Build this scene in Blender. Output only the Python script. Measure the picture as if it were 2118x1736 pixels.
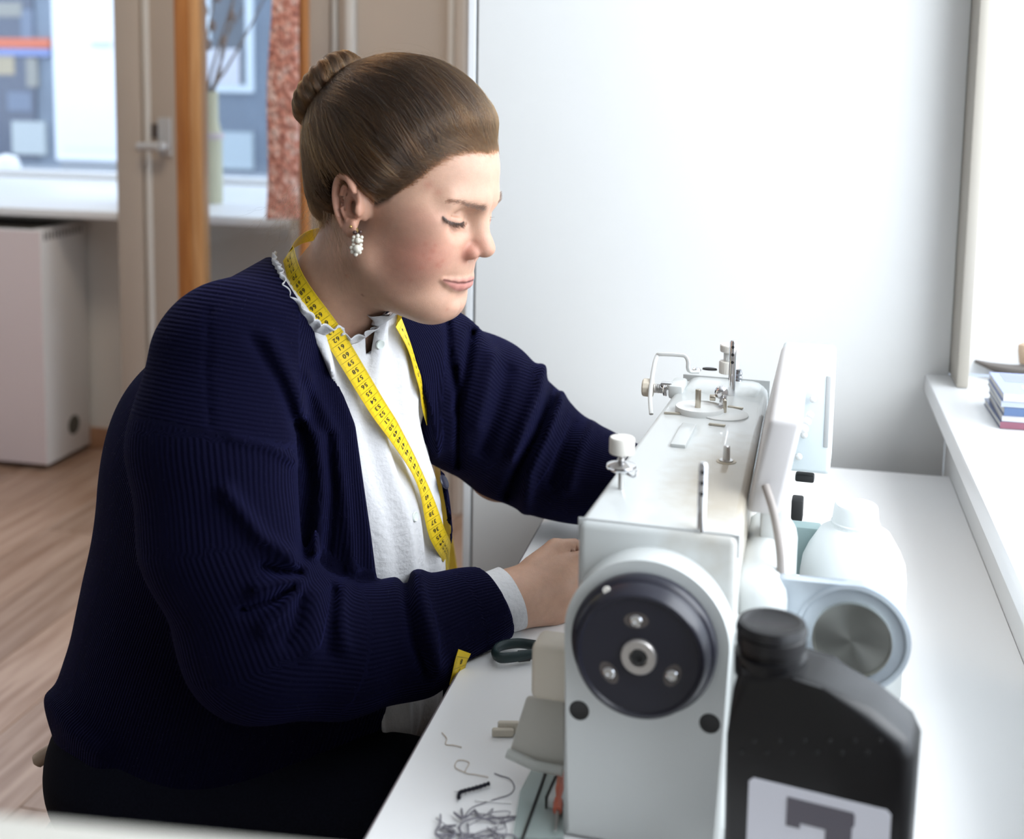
import bpy, bmesh, math, random
import numpy as np
from mathutils import Vector, Matrix
from math import sin, cos, pi, radians as rad

for o in list(bpy.data.objects): bpy.data.objects.remove(o)
SC = bpy.context.scene
COL = SC.collection
random.seed(4); RNG = np.random.default_rng(7)

# ------------------------------------------------------------------ camera
FP, PX, PY = 2600.0, 1059.0, 475.0            # focal length and principal point in pixels of 2118x1736
CAMZ = 1.37
PITCH, ROLL = math.atan(325/2600.), .0155
CAM = np.array([0, 0, CAMZ])
cf = np.array([0, cos(PITCH), -sin(PITCH)]); cu0 = np.array([0, sin(PITCH), cos(PITCH)]); cr0 = np.array([1., 0, 0])
cr = cos(ROLL)*cr0 + sin(ROLL)*cu0; cu = cos(ROLL)*cu0 - sin(ROLL)*cr0
cd = bpy.data.cameras.new('camera'); camo = bpy.data.objects.new('camera', cd); COL.objects.link(camo)
camo.matrix_world = Matrix(((cr[0], cu[0], -cf[0], 0), (cr[1], cu[1], -cf[1], 0), (cr[2], cu[2], -cf[2], CAMZ), (0, 0, 0, 1)))
cd.sensor_width = 36; cd.lens = FP/2118*36
cd.shift_x = 0.0; cd.shift_y = -(868-PY)/2118.
cd.clip_start = .02; cd.clip_end = 200
cd.dof.use_dof = True; cd.dof.focus_distance = 1.34; cd.dof.aperture_fstop = 4.4
SC.camera = camo

# ------------------------------------------------------------------ light
W = bpy.data.worlds.new('overcast_sky'); SC.world = W; W.use_nodes = True
bg = W.node_tree.nodes['Background']; bg.inputs[0].default_value = (.80, .89, 1.0, 1); bg.inputs[1].default_value = 2.6
SC.view_settings.view_transform = 'Standard'; SC.view_settings.look = 'None'
SC.view_settings.exposure = 0.14; SC.view_settings.gamma = 1; SC.view_settings.use_curve_mapping = False

TH = radians_TH = rad(12.3)
def area(name, loc, target, sx, sy, power, color):
    l = bpy.data.lights.new(name, 'AREA'); l.shape = 'RECTANGLE'; l.size = sx; l.size_y = sy; l.energy = power; l.color = color
    o = bpy.data.objects.new(name, l); COL.objects.link(o); o.location = loc
    o.rotation_euler = (Vector(target)-Vector(loc)).to_track_quat('-Z', 'Y').to_euler()
    return o
def RM(a, b, z=0.):                             # room axes (a along the back wall, b into depth) -> world
    return Vector((a*cos(TH)+b*sin(TH), -a*sin(TH)+b*cos(TH), z))
area('daylight_window_right', RM(1.2, .95, 2.0), RM(-.25, 1.15, .98), 1.9, 1.5, 53, (.93, .97, 1.0))

area('ceiling_lamp_light', RM(-1.5, 2.5, 2.66), RM(-1.5, 2.5, 0), .5, .5, 14, (1., .86, .70))

# ------------------------------------------------------------------ pixel helpers
def ray(x, y): return cf + cr*(x-PX)/FP - cu*(y-PY)/FP
def at_z(x, y, z): d = ray(x, y); return CAM + d*(z-CAMZ)/d[2]
def at_plane(x, y, P, n): d = ray(x, y); P = np.array(P, float); n = np.array(n, float); return CAM + d*((P-CAM)@n)/(d@n)
def at_b(x, y, b):                              # on the room plane b = const, returned as (a, b, z)
    n = np.array([sin(TH), cos(TH), 0]); P = at_plane(x, y, n*b, n); return (P[0]*cos(TH)-P[1]*sin(TH), b, P[2])
def at_rz(x, y, z): P = at_z(x, y, z); return (P[0]*cos(TH)-P[1]*sin(TH), P[0]*sin(TH)+P[1]*cos(TH), z)

# ------------------------------------------------------------------ materials
MATS = {}
def mat(name, col, rough=.5, metal=0., noise=None, bump=None, spec=.5, sheen=0., trans=0., alpha=1., sss=None, coat=0., emit=None, ior=1.45):
    """col rgb; noise=(scale, amount, col2); bump=(scale, strength)"""
    if name in MATS: return MATS[name]
    m = bpy.data.materials.new(name); m.use_nodes = True; nt = m.node_tree; N = nt.nodes; L = nt.links
    b = N['Principled BSDF']
    b.inputs['Base Color'].default_value = (*col, 1); b.inputs['Roughness'].default_value = rough; b.inputs['Metallic'].default_value = metal
    b.inputs['Specular IOR Level'].default_value = spec; b.inputs['IOR'].default_value = ior
    if sheen: b.inputs['Sheen Weight'].default_value = sheen
    if trans: b.inputs['Transmission Weight'].default_value = trans
    if coat: b.inputs['Coat Weight'].default_value = coat
    if alpha < 1: b.inputs['Alpha'].default_value = alpha
    if sss: b.inputs['Subsurface Weight'].default_value = sss[0]; b.inputs['Subsurface Radius'].default_value = sss[1]; b.inputs['Subsurface Scale'].default_value = sss[2]
    if emit: b.inputs['Emission Color'].default_value = (*emit[0], 1); b.inputs['Emission Strength'].default_value = emit[1]
    tc = None
    if noise or bump:
        tc = N.new('ShaderNodeTexCoord')
    if noise:
        n = N.new('ShaderNodeTexNoise'); n.inputs['Scale'].default_value = noise[0]; n.inputs['Detail'].default_value = 5
        L.new(tc.outputs['Object'], n.inputs['Vector'])
        r = N.new('ShaderNodeMapRange'); r.inputs[1].default_value = .35; r.inputs[2].default_value = .7; L.new(n.outputs['Fac'], r.inputs[0])
        mx = N.new('ShaderNodeMix'); mx.data_type = 'RGBA'
        mu = N.new('ShaderNodeMath'); mu.operation = 'MULTIPLY'; mu.inputs[1].default_value = noise[1]
        L.new(r.outputs[0], mu.inputs[0]); L.new(mu.outputs[0], mx.inputs[0])
        mx.inputs[6].default_value = (*col, 1); mx.inputs[7].default_value = (*noise[2], 1)
        L.new(mx.outputs[2], b.inputs['Base Color'])
    if bump:
        n2 = N.new('ShaderNodeTexNoise'); n2.inputs['Scale'].default_value = bump[0]; n2.inputs['Detail'].default_value = 4
        L.new(tc.outputs['Object'], n2.inputs['Vector'])
        bp = N.new('ShaderNodeBump'); bp.inputs['Strength'].default_value = bump[1]; bp.inputs['Distance'].default_value = .002
        L.new(n2.outputs['Fac'], bp.inputs['Height']); L.new(bp.outputs[0], b.inputs['Normal'])
    MATS[name] = m
    return m

def wood(name, c1, c2, scale=(30, 3, 30), rough=.5, bump=.1):
    if name in MATS: return MATS[name]
    m = bpy.data.materials.new(name); m.use_nodes = True; nt = m.node_tree; N = nt.nodes; L = nt.links; b = N['Principled BSDF']
    tc = N.new('ShaderNodeTexCoord'); mp = N.new('ShaderNodeMapping'); mp.inputs['Scale'].default_value = scale
    oi = N.new('ShaderNodeObjectInfo'); vm = N.new('ShaderNodeVectorMath'); vm.operation = 'ADD'
    vs = N.new('ShaderNodeVectorMath'); vs.operation = 'SCALE'; vs.inputs['Scale'].default_value = 17.
    cx = N.new('ShaderNodeCombineXYZ'); L.new(oi.outputs['Random'], cx.inputs[0]); L.new(oi.outputs['Random'], cx.inputs[1]); L.new(cx.outputs[0], vs.inputs[0])
    L.new(tc.outputs['Object'], vm.inputs[0]); L.new(vs.outputs[0], vm.inputs[1]); L.new(vm.outputs[0], mp.inputs[0])
    n = N.new('ShaderNodeTexNoise'); n.inputs['Scale'].default_value = 1; n.inputs['Detail'].default_value = 6; n.inputs['Distortion'].default_value = .6
    L.new(mp.outputs[0], n.inputs['Vector'])
    cr_ = N.new('ShaderNodeValToRGB'); cr_.color_ramp.elements[0].position = .3; cr_.color_ramp.elements[1].position = .72
    cr_.color_ramp.elements[0].color = (*c1, 1); cr_.color_ramp.elements[1].color = (*c2, 1)
    L.new(n.outputs['Fac'], cr_.inputs[0])
    hs = N.new('ShaderNodeHueSaturation'); mr = N.new('ShaderNodeMapRange'); mr.inputs[3].default_value = .82; mr.inputs[4].default_value = 1.15
    L.new(oi.outputs['Random'], mr.inputs[0]); L.new(mr.outputs[0], hs.inputs['Value']); L.new(cr_.outputs[0], hs.inputs['Color']); L.new(hs.outputs[0], b.inputs['Base Color'])
    b.inputs['Roughness'].default_value = rough
    bp = N.new('ShaderNodeBump'); bp.inputs['Strength'].default_value = bump; bp.inputs['Distance'].default_value = .001
    L.new(n.outputs['Fac'], bp.inputs['Height']); L.new(bp.outputs[0], b.inputs['Normal'])
    MATS[name] = m; return m

# ------------------------------------------------------------------ object helpers
def tag(o, label=None, cat=None, group=None, kind=None):
    if label: o['label'] = label
    if cat: o['category'] = cat
    if group: o['group'] = group
    if kind: o['kind'] = kind
    return o
def empty(name, loc=(0, 0, 0), rz=0.):
    o = bpy.data.objects.new(name, None); o.empty_display_size = .05; COL.objects.link(o); o.location = loc; o.rotation_euler = (0, 0, rz); return o
def link(name, me, m, parent=None, smooth=True):
    o = bpy.data.objects.new(name, me); COL.objects.link(o)
    if m is not None:
        if isinstance(m, (list, tuple)):
            for k in m: me.materials.append(k)
        else: me.materials.append(m)
    if parent is not None: o.parent = parent
    return o
def shade(me, ang=35):
    me.polygons.foreach_set('use_smooth', [True]*len(me.polygons))
    me.update()
    try: me.set_sharp_from_angle(angle=rad(ang))
    except Exception: pass
class MB:
    """collects shapes in a bmesh, then becomes ONE mesh object"""
    def __init__(s): s.b = bmesh.new()
    def box(s, x0, x1, y0, y1, z0, z1, bev=0., seg=2, M=None):
        r = bmesh.ops.create_cube(s.b, size=1.)
        vs = r['verts']
        for v in vs: v.co = Vector(((x0+x1)/2+v.co.x*(x1-x0), (y0+y1)/2+v.co.y*(y1-y0), (z0+z1)/2+v.co.z*(z1-z0)))
        if bev > 0:
            es = list({e for v in vs for e in v.link_edges})
            rr = bmesh.ops.bevel(s.b, geom=es, offset=bev, segments=seg, profile=.5, affect='EDGES')
            vs = list({v for f in rr['faces'] for v in f.verts} | {v for v in vs if v.is_valid})
        if M is not None: bmesh.ops.transform(s.b, matrix=M, verts=[v for v in vs if v.is_valid])
        return s
    def cyl(s, p0, p1, r0, r1=None, n=32, cap=True, bev=0.):
        p0 = Vector(p0); p1 = Vector(p1); r1 = r0 if r1 is None else r1
        q = (p1-p0).to_track_quat('Z', 'Y').to_matrix().to_4x4(); L_ = (p1-p0).length
        if bev: prof = [(0, 0), (r0-bev, 0), (r0-bev*.3, bev*.3), (r0, bev), (r1, L_-bev), (r1-bev*.3, L_-bev*.3), (r1-bev, L_), (0, L_)]
        else: prof = ([(0, 0)] if cap else [])+[(r0, 0), (r1, L_)]+([(0, L_)] if cap else [])
        return s.lathe(prof, Matrix.Translation(p0) @ q, n)
    def lathe(s, prof, M=None, n=32, sx=1., sy=1., star=None):
        rings = []
        for (r, z) in prof:
            if r < 1e-7: rings.append([s.b.verts.new((0, 0, z))])
            else:
                rg = []
                for k in range(n):
                    rr = r*(star(k, n) if star else 1.)
                    rg.append(s.b.verts.new((rr*cos(2*pi*k/n)*sx, rr*sin(2*pi*k/n)*sy, z)))
                rings.append(rg)
        for A, B in zip(rings, rings[1:]):
            for k in range(n):
                k2 = (k+1) % n
                if len(A) == 1 and len(B) == 1: continue
                if len(A) == 1: s.b.faces.new((A[0], B[k2], B[k]))
                elif len(B) == 1: s.b.faces.new((A[k], A[k2], B[0]))
                else: s.b.faces.new((A[k], A[k2], B[k2], B[k]))
        if M is not None: bmesh.ops.transform(s.b, matrix=M, verts=[v for R_ in rings for v in R_])
        return s
    def tube(s, pts, r, n=10, closed=False, flat=1.):
        pts = [Vector(p) for p in pts]; N_ = len(pts); rings = []
        up = Vector((0, 0, 1)); prev = None
        for i, p in enumerate(pts):
            if closed: t = pts[(i+1) % N_]-pts[i-1]
            else: t = pts[min(i+1, N_-1)]-pts[max(i-1, 0)]
            t.normalize()
            if prev is None:
                a = up if abs(t.dot(up)) < .9 else Vector((1, 0, 0))
                x = t.cross(a).normalized()
            else:
                x = (prev-t*prev.dot(t)).normalized()
            y = t.cross(x); prev = x
            rr = r[i] if hasattr(r, '__len__') else r
            rings.append([s.b.verts.new(p+x*rr*cos(2*pi*k/n)+y*rr*flat*sin(2*pi*k/n)) for k in range(n)])
        m = N_ if closed else N_-1
        for i in range(m):
            A, B = rings[i], rings[(i+1) % N_]
            for k in range(n): s.b.faces.new((A[k], A[(k+1) % n], B[(k+1) % n], B[k]))
        if not closed:
            s.b.faces.new(rings[0][::-1]); s.b.faces.new(rings[-1])
        return s
    def prism(s, poly, z0, z1, M=None, bev=0., seg=2):
        A = [s.b.verts.new((x, y, z0)) for x, y in poly]; B = [s.b.verts.new((x, y, z1)) for x, y in poly]
        n = len(poly); fs = [s.b.faces.new(A[::-1]), s.b.faces.new(B)]
        for k in range(n): fs.append(s.b.faces.new((A[k], A[(k+1) % n], B[(k+1) % n], B[k])))
        vs = A+B
        if bev:
            es = list({e for f in fs[:2] for e in f.edges})
            rr = bmesh.ops.bevel(s.b, geom=es, offset=bev, segments=seg, profile=.5, affect='EDGES')
            vs = list({v for f in rr['faces'] for v in f.verts} | {v for v in vs if v.is_valid} | {v for f in fs if f.is_valid for v in f.verts})
        if M is not None: bmesh.ops.transform(s.b, matrix=M, verts=[v for v in vs if v.is_valid])
        return s
    def sphere(s, c, r, sx=1, sy=1, sz=1, u=16, v=10):
        M = Matrix.Translation(Vector(c)) @ Matrix.Diagonal((r*sx, r*sy, r*sz, 1))
        bmesh.ops.create_uvsphere(s.b, u_segments=u, v_segments=v, radius=1., matrix=M); return s
    def build(s, name, m, parent=None, ang=35, kind=None, smooth=True):
        bmesh.ops.recalc_face_normals(s.b, faces=s.b.faces)
        me = bpy.data.meshes.new(name); s.b.to_mesh(me); s.b.free()
        if smooth: shade(me, ang)
        o = link(name, me, m, parent)
        if kind: o['kind'] = kind
        return o
def copy_to(o, parent, loc=None, rot=None):
    c = o.copy(); COL.objects.link(c); c.parent = parent
    if loc is not None: c.location = loc
    if rot is not None: c.rotation_euler = rot
    return c
def spline(pts, n):
    """Catmull-Rom through the points, n samples"""
    P = np.array(pts, float); m = len(P); out = []
    P2 = np.vstack([2*P[0]-P[1], P, 2*P[-1]-P[-2]])
    for t in np.linspace(0, m-1-1e-9, n):
        i = int(t); u_ = t-i; a, b, c, d = P2[i:i+4]
        out.append(.5*((2*b)+(-a+c)*u_+(2*a-5*b+4*c-d)*u_**2+(-a+3*b-3*c+d)*u_**3))
    return np.array(out)
# ================================================================== THE ROOM (axes a, b turned 12.3 degrees)
TZ = .77                                         # table top
def room(o): o.rotation_euler = (0, 0, -TH); return o
def struct(o): o['kind'] = 'structure'; return room(o)
m_wall = mat('white_wall_paint', (.76, .77, .765), .55, noise=(3, .25, (.70, .70, .69)), bump=(120, .03))
m_wallr = mat('white_reveal_paint', (.82, .84, .86), .5)
m_greywall = mat('pale_grey_wall', (.74, .71, .67), .6, noise=(4, .3, (.70, .67, .62)))
m_beige = mat('beige_painted_wood', (.50, .425, .355), .45, noise=(6, .3, (.46, .39, .33)))
m_beige2 = mat('beige_moulding', (.70, .67, .62), .4)
m_white = mat('white_laminate', (.86, .86, .86), .35)
m_ledge = mat('white_ledge_lacquer', (.86, .87, .88), .3)
m_dark = mat('dark_gap', (.10, .085, .07), .7)
m_ply = wood('brown_skirting', (.30, .15, .08), (.42, .23, .13), (4, 60, 60))
m_plank = wood('laminate_plank', (.27, .15, .09), (.54, .38, .29), (26, 2.2, 26), .32, .08)
m_pine = wood('orange_pine', (.36, .125, .028), (.52, .22, .065), (50, 50, 4), .35)
m_pine2 = wood('light_pine', (.52, .25, .09), (.68, .38, .17), (50, 50, 4), .35)
m_steel = mat('brushed_steel', (.62, .61, .60), .28, 1.)
m_handle = mat('satin_nickel', (.55, .54, .53), .35, .35)
m_chrome = mat('chrome', (.80, .80, .82), .1, 1.)
m_ceiling = mat('ceiling_paint', (.7, .7, .69), .8)
def glass_mat(name, tint, refl=.06):
    m = bpy.data.materials.new(name); m.use_nodes = True; N = m.node_tree.nodes; L = m.node_tree.links; N.remove(N['Principled BSDF'])
    t = N.new('ShaderNodeBsdfTransparent'); t.inputs[0].default_value = (*tint, 1); g = N.new('ShaderNodeBsdfGlossy'); g.inputs['Roughness'].default_value = .02
    x = N.new('ShaderNodeMixShader'); x.inputs[0].default_value = refl; L.new(t.outputs[0], x.inputs[1]); L.new(g.outputs[0], x.inputs[2]); L.new(x.outputs[0], N['Material Output'].inputs[0]); MATS[name] = m; return m
m_glass = glass_mat('window_glass', (.96, .98, 1.))

# floor: a sub floor with separate planks, running along b
fl = struct(MB().box(-4.5, 1.0, -3.0, 4.5, -.05, -.004).build('floor', mat('plank_joint_dark', (.14, .08, .05), .8), smooth=False))
pw = .192
seamA = at_rz(0, 1519, 0)[0]                     # a seam read from the photograph
pl_me = None
k0 = int((seamA+4.4)/pw)
for k in range(24):
    a0 = seamA+(k-k0)*pw
    if a0 > .2: continue
    off = [.35, .98, .05, .7][k % 4]
    y = -1.0-off*1.28
    if a0 < -3.4: continue
    while y < 4.4:
        if y+1.28 > .5:
            if pl_me is None:
                o = MB().box(0, pw-.0022, 0, 1.2782, -.012, 0, .0012, 1).build('plank', m_plank, fl, smooth=False); pl_me = o.data
            else:
                o = bpy.data.objects.new('plank', pl_me); COL.objects.link(o); o.parent = fl
            o.location = (a0, y, 0)
        y += 1.28

# back wall: shop window with a deep ledge, door post, panelled cupboard front
BB = 4.0                                        # b of the wall below the ledge
def A_(x, y, b=BB): return at_b(x, y, b)[0]
def Z_(x, y, b=BB): return at_b(x, y, b)[2]
aL = -4.2
zl = Z_(240, 456, 3.74)                          # underside of the ledge front edge
zt = Z_(240, 438, 3.74)
struct(MB().box(aL, A_(980, 700), BB, BB+.12, 0, zl, 0).build('wall_back', m_greywall, smooth=False))
struct(MB().box(aL, A_(255, 700), BB-.018, BB, 0, .075, .004).build('baseboard_back', m_ply))
led = struct(MB().box(aL, A_(640, 450, 3.78), 3.74, 4.9, zl, zt, .006).build('trim_1', m_ledge))
# glazed shop front behind the ledge
GB = 4.8
struct(MB().box(aL, 1.0, GB, GB+.012, zt, 3.0).build('window_1', m_glass, smooth=False))
wf = struct(MB().box(aL, 1.0, GB-.03, GB+.05, zt, zt+.03, .004).build('window_2', m_ledge))
# door post and stile
dp = struct(MB().box(A_(239, 300, 3.70), A_(292, 300, 3.70), 3.70, 4.08, 0, 3.0, .006).build('trim_2', m_beige))
MB().box(A_(292, 300, 3.71), A_(303, 300, 3.71), 3.72, 4.04, 0, 3.0, .003).build('rebate', m_beige2, dp)
MB().box(A_(303, 300, 3.71), A_(312, 300, 3.71), 3.70, 4.04, 0, 3.0, .004).build('bead', m_beige2, dp)
d1 = struct(MB().box(A_(312, 300, 3.72), A_(372, 300, 3.72), 3.715, 3.78, 0, 3.0, .006).build('door_1', m_beige))
hb = 3.715
def HB(x, y): p = at_b(x, y, hb); return (p[0], p[2])
a0, z0 = HB(331, 322); a1, z1 = HB(355, 244)
pl = MB().box(a0, a1, hb-.012, hb, z0, z1, .003).build('handle_plate', m_handle, d1)
ha, hz = HB(343, 302)
lv = MB(); lv.cyl((ha, hb-.012, hz), (ha, hb-.055, hz), .014, n=20); lv.tube([(ha, hb-.05, hz), (ha-.02, hb-.055, hz), (HB(303, 302)[0], hb-.055, HB(303, 302)[1])], .0145, 12)
lv.build('lever', m_handle, d1)
kh = MB().box(HB(316, 285)[0], HB(330, 258)[0], hb-.008, hb, HB(316, 285)[1], HB(316, 256)[1], .002).build('latch', mat('dark_latch', (.12, .10, .09), .5, .4), d1)

# beige panelled cupboard front to the right of the pine door
CB = 3.68
def CA(x): return at_b(x, 300, CB)[0]
cw = struct(MB().box(CA(600), CA(1030)+.9, CB, CB+.06, 0, 3.0).build('wall_panelled', m_beige, smooth=False))
for (x0, x1, dp_, mm, nm) in ((628, 686, .012, m_beige, 'panel'), (692, 700, .02, m_beige2, 'bead'), (702, 718, .012, m_beige, 'stile'), (720, 737, .03, m_beige2, 'moulding'), (928, 941, .02, m_beige2, 'moulding'), (943, 964, .03, m_beige, 'stile')):
    MB().box(CA(x0), CA(x1), CB-dp_, CB, 0, 3.0, .004).build(nm, mm, cw)

# white partition behind the table, ending in a thin trim
PB = 2.03
def PA(x, y=300, b=PB): return at_b(x, y, b)[0]
par = struct(MB().box(PA(986), .262, PB, PB+.10, 0, 3.0, .001, 1).build('wall_partition', m_wall, smooth=False))
MB().box(PA(980), PA(986), PB+.012, PB+.09, 0, 3.0).build('shadow_gap', m_dark, par, smooth=False)
MB().box(PA(965), PA(981), PB+.001, PB+.10, 0, 3.0, .0015, 1).build('end_trim', m_wallr, par)

# right side: deep window ledge, its casing post and the far reveal
LZ = .91
lg = struct(MB().box(.226, 1.05, -1.2, 2.035, LZ-.032, LZ, .004).build('trim_3', m_ledge))
struct(MB().box(.262, .34, -1.2, PB, 0, LZ-.032).build('wall_right_low', m_wall, smooth=False))
struct(MB().box(.2625, .280, 1.945, PB+.06, LZ, 3.0, .003).build('trim_4', mat('casing_beige', (.42, .39, .34), .5)))
struct(MB().box(.285, 1.3, PB+.02, PB+.12, LZ, 3.0).build('wall_reveal', m_wallr, smooth=False))
# ceiling and the unseen far left wall keep the sky out
struct(MB().box(-4.5, 1.3, -3.0, 4.1, 2.75, 2.82).build('ceiling', m_ceiling, smooth=False))
struct(MB().box(-4.5, 1.3, -3.1, -3.0, 0, 2.75).build('wall_behind_camera', m_greywall, smooth=False))
struct(MB().box(1.0, 1.1, -3.0, -.6, 0, 2.75).build('wall_right', m_wall, smooth=False))
struct(MB().box(-4.5, -4.4, -3.0, 5.5, 0, 2.75).build('wall_left', m_wall, smooth=False))

# ceiling lamp of the back room, above the frame
lp = empty('ceiling_lamp', RM(-1.5, 2.5, 2.68), -TH)
MB().lathe([(0, .07), (.36, .07), (.37, .05), (.37, 0), (.355, 0), (.355, .045), (0, .05)], None, 40).build('lamp_shade', m_wall, lp)
tag(lp, 'round white ceiling lamp above the back room', 'lamp')
# radiator below the ledge
def radiator():
    b0 = 3.70; e = empty('radiator', RM(0, 0, 0), -TH)
    aR = at_b(96, 900, b0)[0]; z0 = at_b(96, 963, b0)[2]; z1 = at_b(80, 478, b0)[2]
    m_rad = mat('radiator_enamel', (.76, .74, .72), .35); m_radf = mat('radiator_front_pink_reflection', (.70, .60, .60), .3)  # front panel colour carries a painted pinkish reflection
    bk = BB-.03
    MB().box(aR-1.3, aR-.004, b0+.004, bk, z0, z1, .006).build('casing', m_rad, e)
    MB().box(aR-1.3, aR-.002, b0, b0+.004, z0+.002, z1-.002, .0015).build('front_panel', m_radf, e)
    sd = MB().box(aR-.004, aR, b0+.002, bk, z0, z1, .001).build('side_panel', m_rad, e)
    n = 12
    for k in range(n):
        y0 = b0+.02+(bk-b0-.03)*k/n
        MB().box(aR-.01, aR+.0012, y0, y0+.009, z1-.035, z1-.006).build('vent_slot', m_dark, sd, smooth=False)
    yb = b0+(bk-b0)*.62
    zc = at_b(132, 880, 3.85)[2]
    MB().cyl((aR-.004, yb, zc), (aR+.0015, yb, zc), .034, n=28).build('pipe_hole', mat('hole_dark', (.09, .085, .07), .8), sd)
    MB().cyl((aR-.06, bk-.08, 0), (aR-.06, bk-.08, z0+.02), .012, n=14).build('pipe', mat('brass_pipe', (.55, .48, .12), .4, .6), e)
    MB().box(aR-1.25, aR-.05, b0+.03, bk-.02, z1-.002, z1+.001).build('top_grille', m_dark, e, smooth=False)
    tag(e, 'white convector radiator with slotted side and round hole, below the shop window ledge', 'radiator')
radiator()

# pine framed glazed door leaf standing in front of the ledge
def pine_door():
    b0 = 3.42; e = empty('pine_door', RM(0, 0, 0), -TH)
    def a(x): return at_b(x, 300, b0)[0]
    MB().box(a(363), a(391), b0, b0+.045, .02, 2.5, .004).build('stile', m_pine, e)
    MB().box(a(391), a(413), b0+.004, b0+.06, .02, 2.5, .004).build('glazing_bead', m_pine2, e)
    MB().box(a(618), a(629), b0, b0+.05, .02, 2.5, .004).build('stile', m_pine, e)
    MB().box(a(413), a(618), b0, b0+.045, .02, .22, .004).build('bottom_rail', m_pine, e)
    MB().box(a(413), a(618), b0, b0+.045, 2.38, 2.5, .004).build('top_rail', m_pine, e)
    MB().box(a(413), a(618), b0+.02, b0+.024, .22, 2.38).build('glass_pane', m_glass, e, smooth=False)
    tag(e, 'orange pine framed glass door standing behind the seamstress', 'door')
    return e
pine_door()

# ribbed glass vase with dry branches on the ledge
def vase():
    p = at_rz(437, 420, zt); b0 = p[1]
    s = 1/ (FP/np.linalg.norm(np.array(RM(p[0], b0, zt))-CAM))
    e = empty('vase', RM(p[0], b0, zt+.001), -TH)
    m_v = mat('pale_yellow_ribbed_glass', (.74, .73, .54), .2, trans=.25, ior=1.3)
    h = 222*s; r = 23*s
    prof = [(0, 0), (r*.95, 0), (r, .01), (r*1.0, h*.58), (r*1.12, h*.60), (r*1.12, h*.62), (r*.92, h*.64), (r*.72, h*.74), (r*.70, h*.96), (r*.74, h), (r*.66, h), (r*.62, h*.7), (r*.85, h*.6), (r*.88, .012), (0, .012)]
    MB().lathe(prof, n=56, star=lambda k, n: 1+.03*(k % 2)).build('ribbed_body', m_v, e)
    MB().lathe([(r*1.02, h*.575), (r*1.2, h*.585), (r*1.2, h*.625), (r*1.02, h*.635)], n=40).build('collar', mat('lilac_ribbon', (.55, .48, .50), .6), e)
    tag(e, 'ribbed pale yellow glass vase on the window ledge behind the pine door', 'vase')
    m_tw = mat('dry_twig_bark', (.22, .17, .14), .8)
    b2 = empty('dried_branches', RM(p[0], b0, zt+.02), -TH)
    tw = [((430, 200), (445, 120), (470, 40), (500, -60)), ((438, 205), (470, 140), (515, 60), (560, -30)), ((425, 205), (420, 120), (432, 60), (450, -40)),
          ((440, 205), (462, 110), (478, 30), (490, -50)), ((432, 205), (415, 130), (412, 70), (420, 0)), ((436, 205), (455, 150), (462, 90), (505, 15))]
    def L2(x, y, db): q = at_b(x, y, b0+db); return Vector((q[0]-p[0], q[1]-b0, q[2]-zt-.02))
    for i, t in enumerate(tw):
        db = (-.05+.02*i)
        pts = [Vector((.004*(i-2), 0, .01))]+[L2(x, y, db*min(1, j/2)) for j, (x, y) in enumerate(t)]
        q = spline(pts, 14)
        w = MB(); w.tube([Vector(v) for v in q], [.0065-.004*j/13 for j in range(14)], 6)
        br = w.build('branch', m_tw, b2)
        c = MB()
        pass
        c.b.free()
        if i % 2 == 0:
            for j in (8, 10, 12): MB().sphere(q[j]+np.array([.012*(-1)**j, 0, 0]), .013, 1, 1, 1.7, 8, 6).build('seed_head', mat('seed_head_brown', (.26, .20, .18), .9), br)
    tag(b2, 'dry brown branches with seed heads standing in the ribbed vase', 'branches')
vase()

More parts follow.
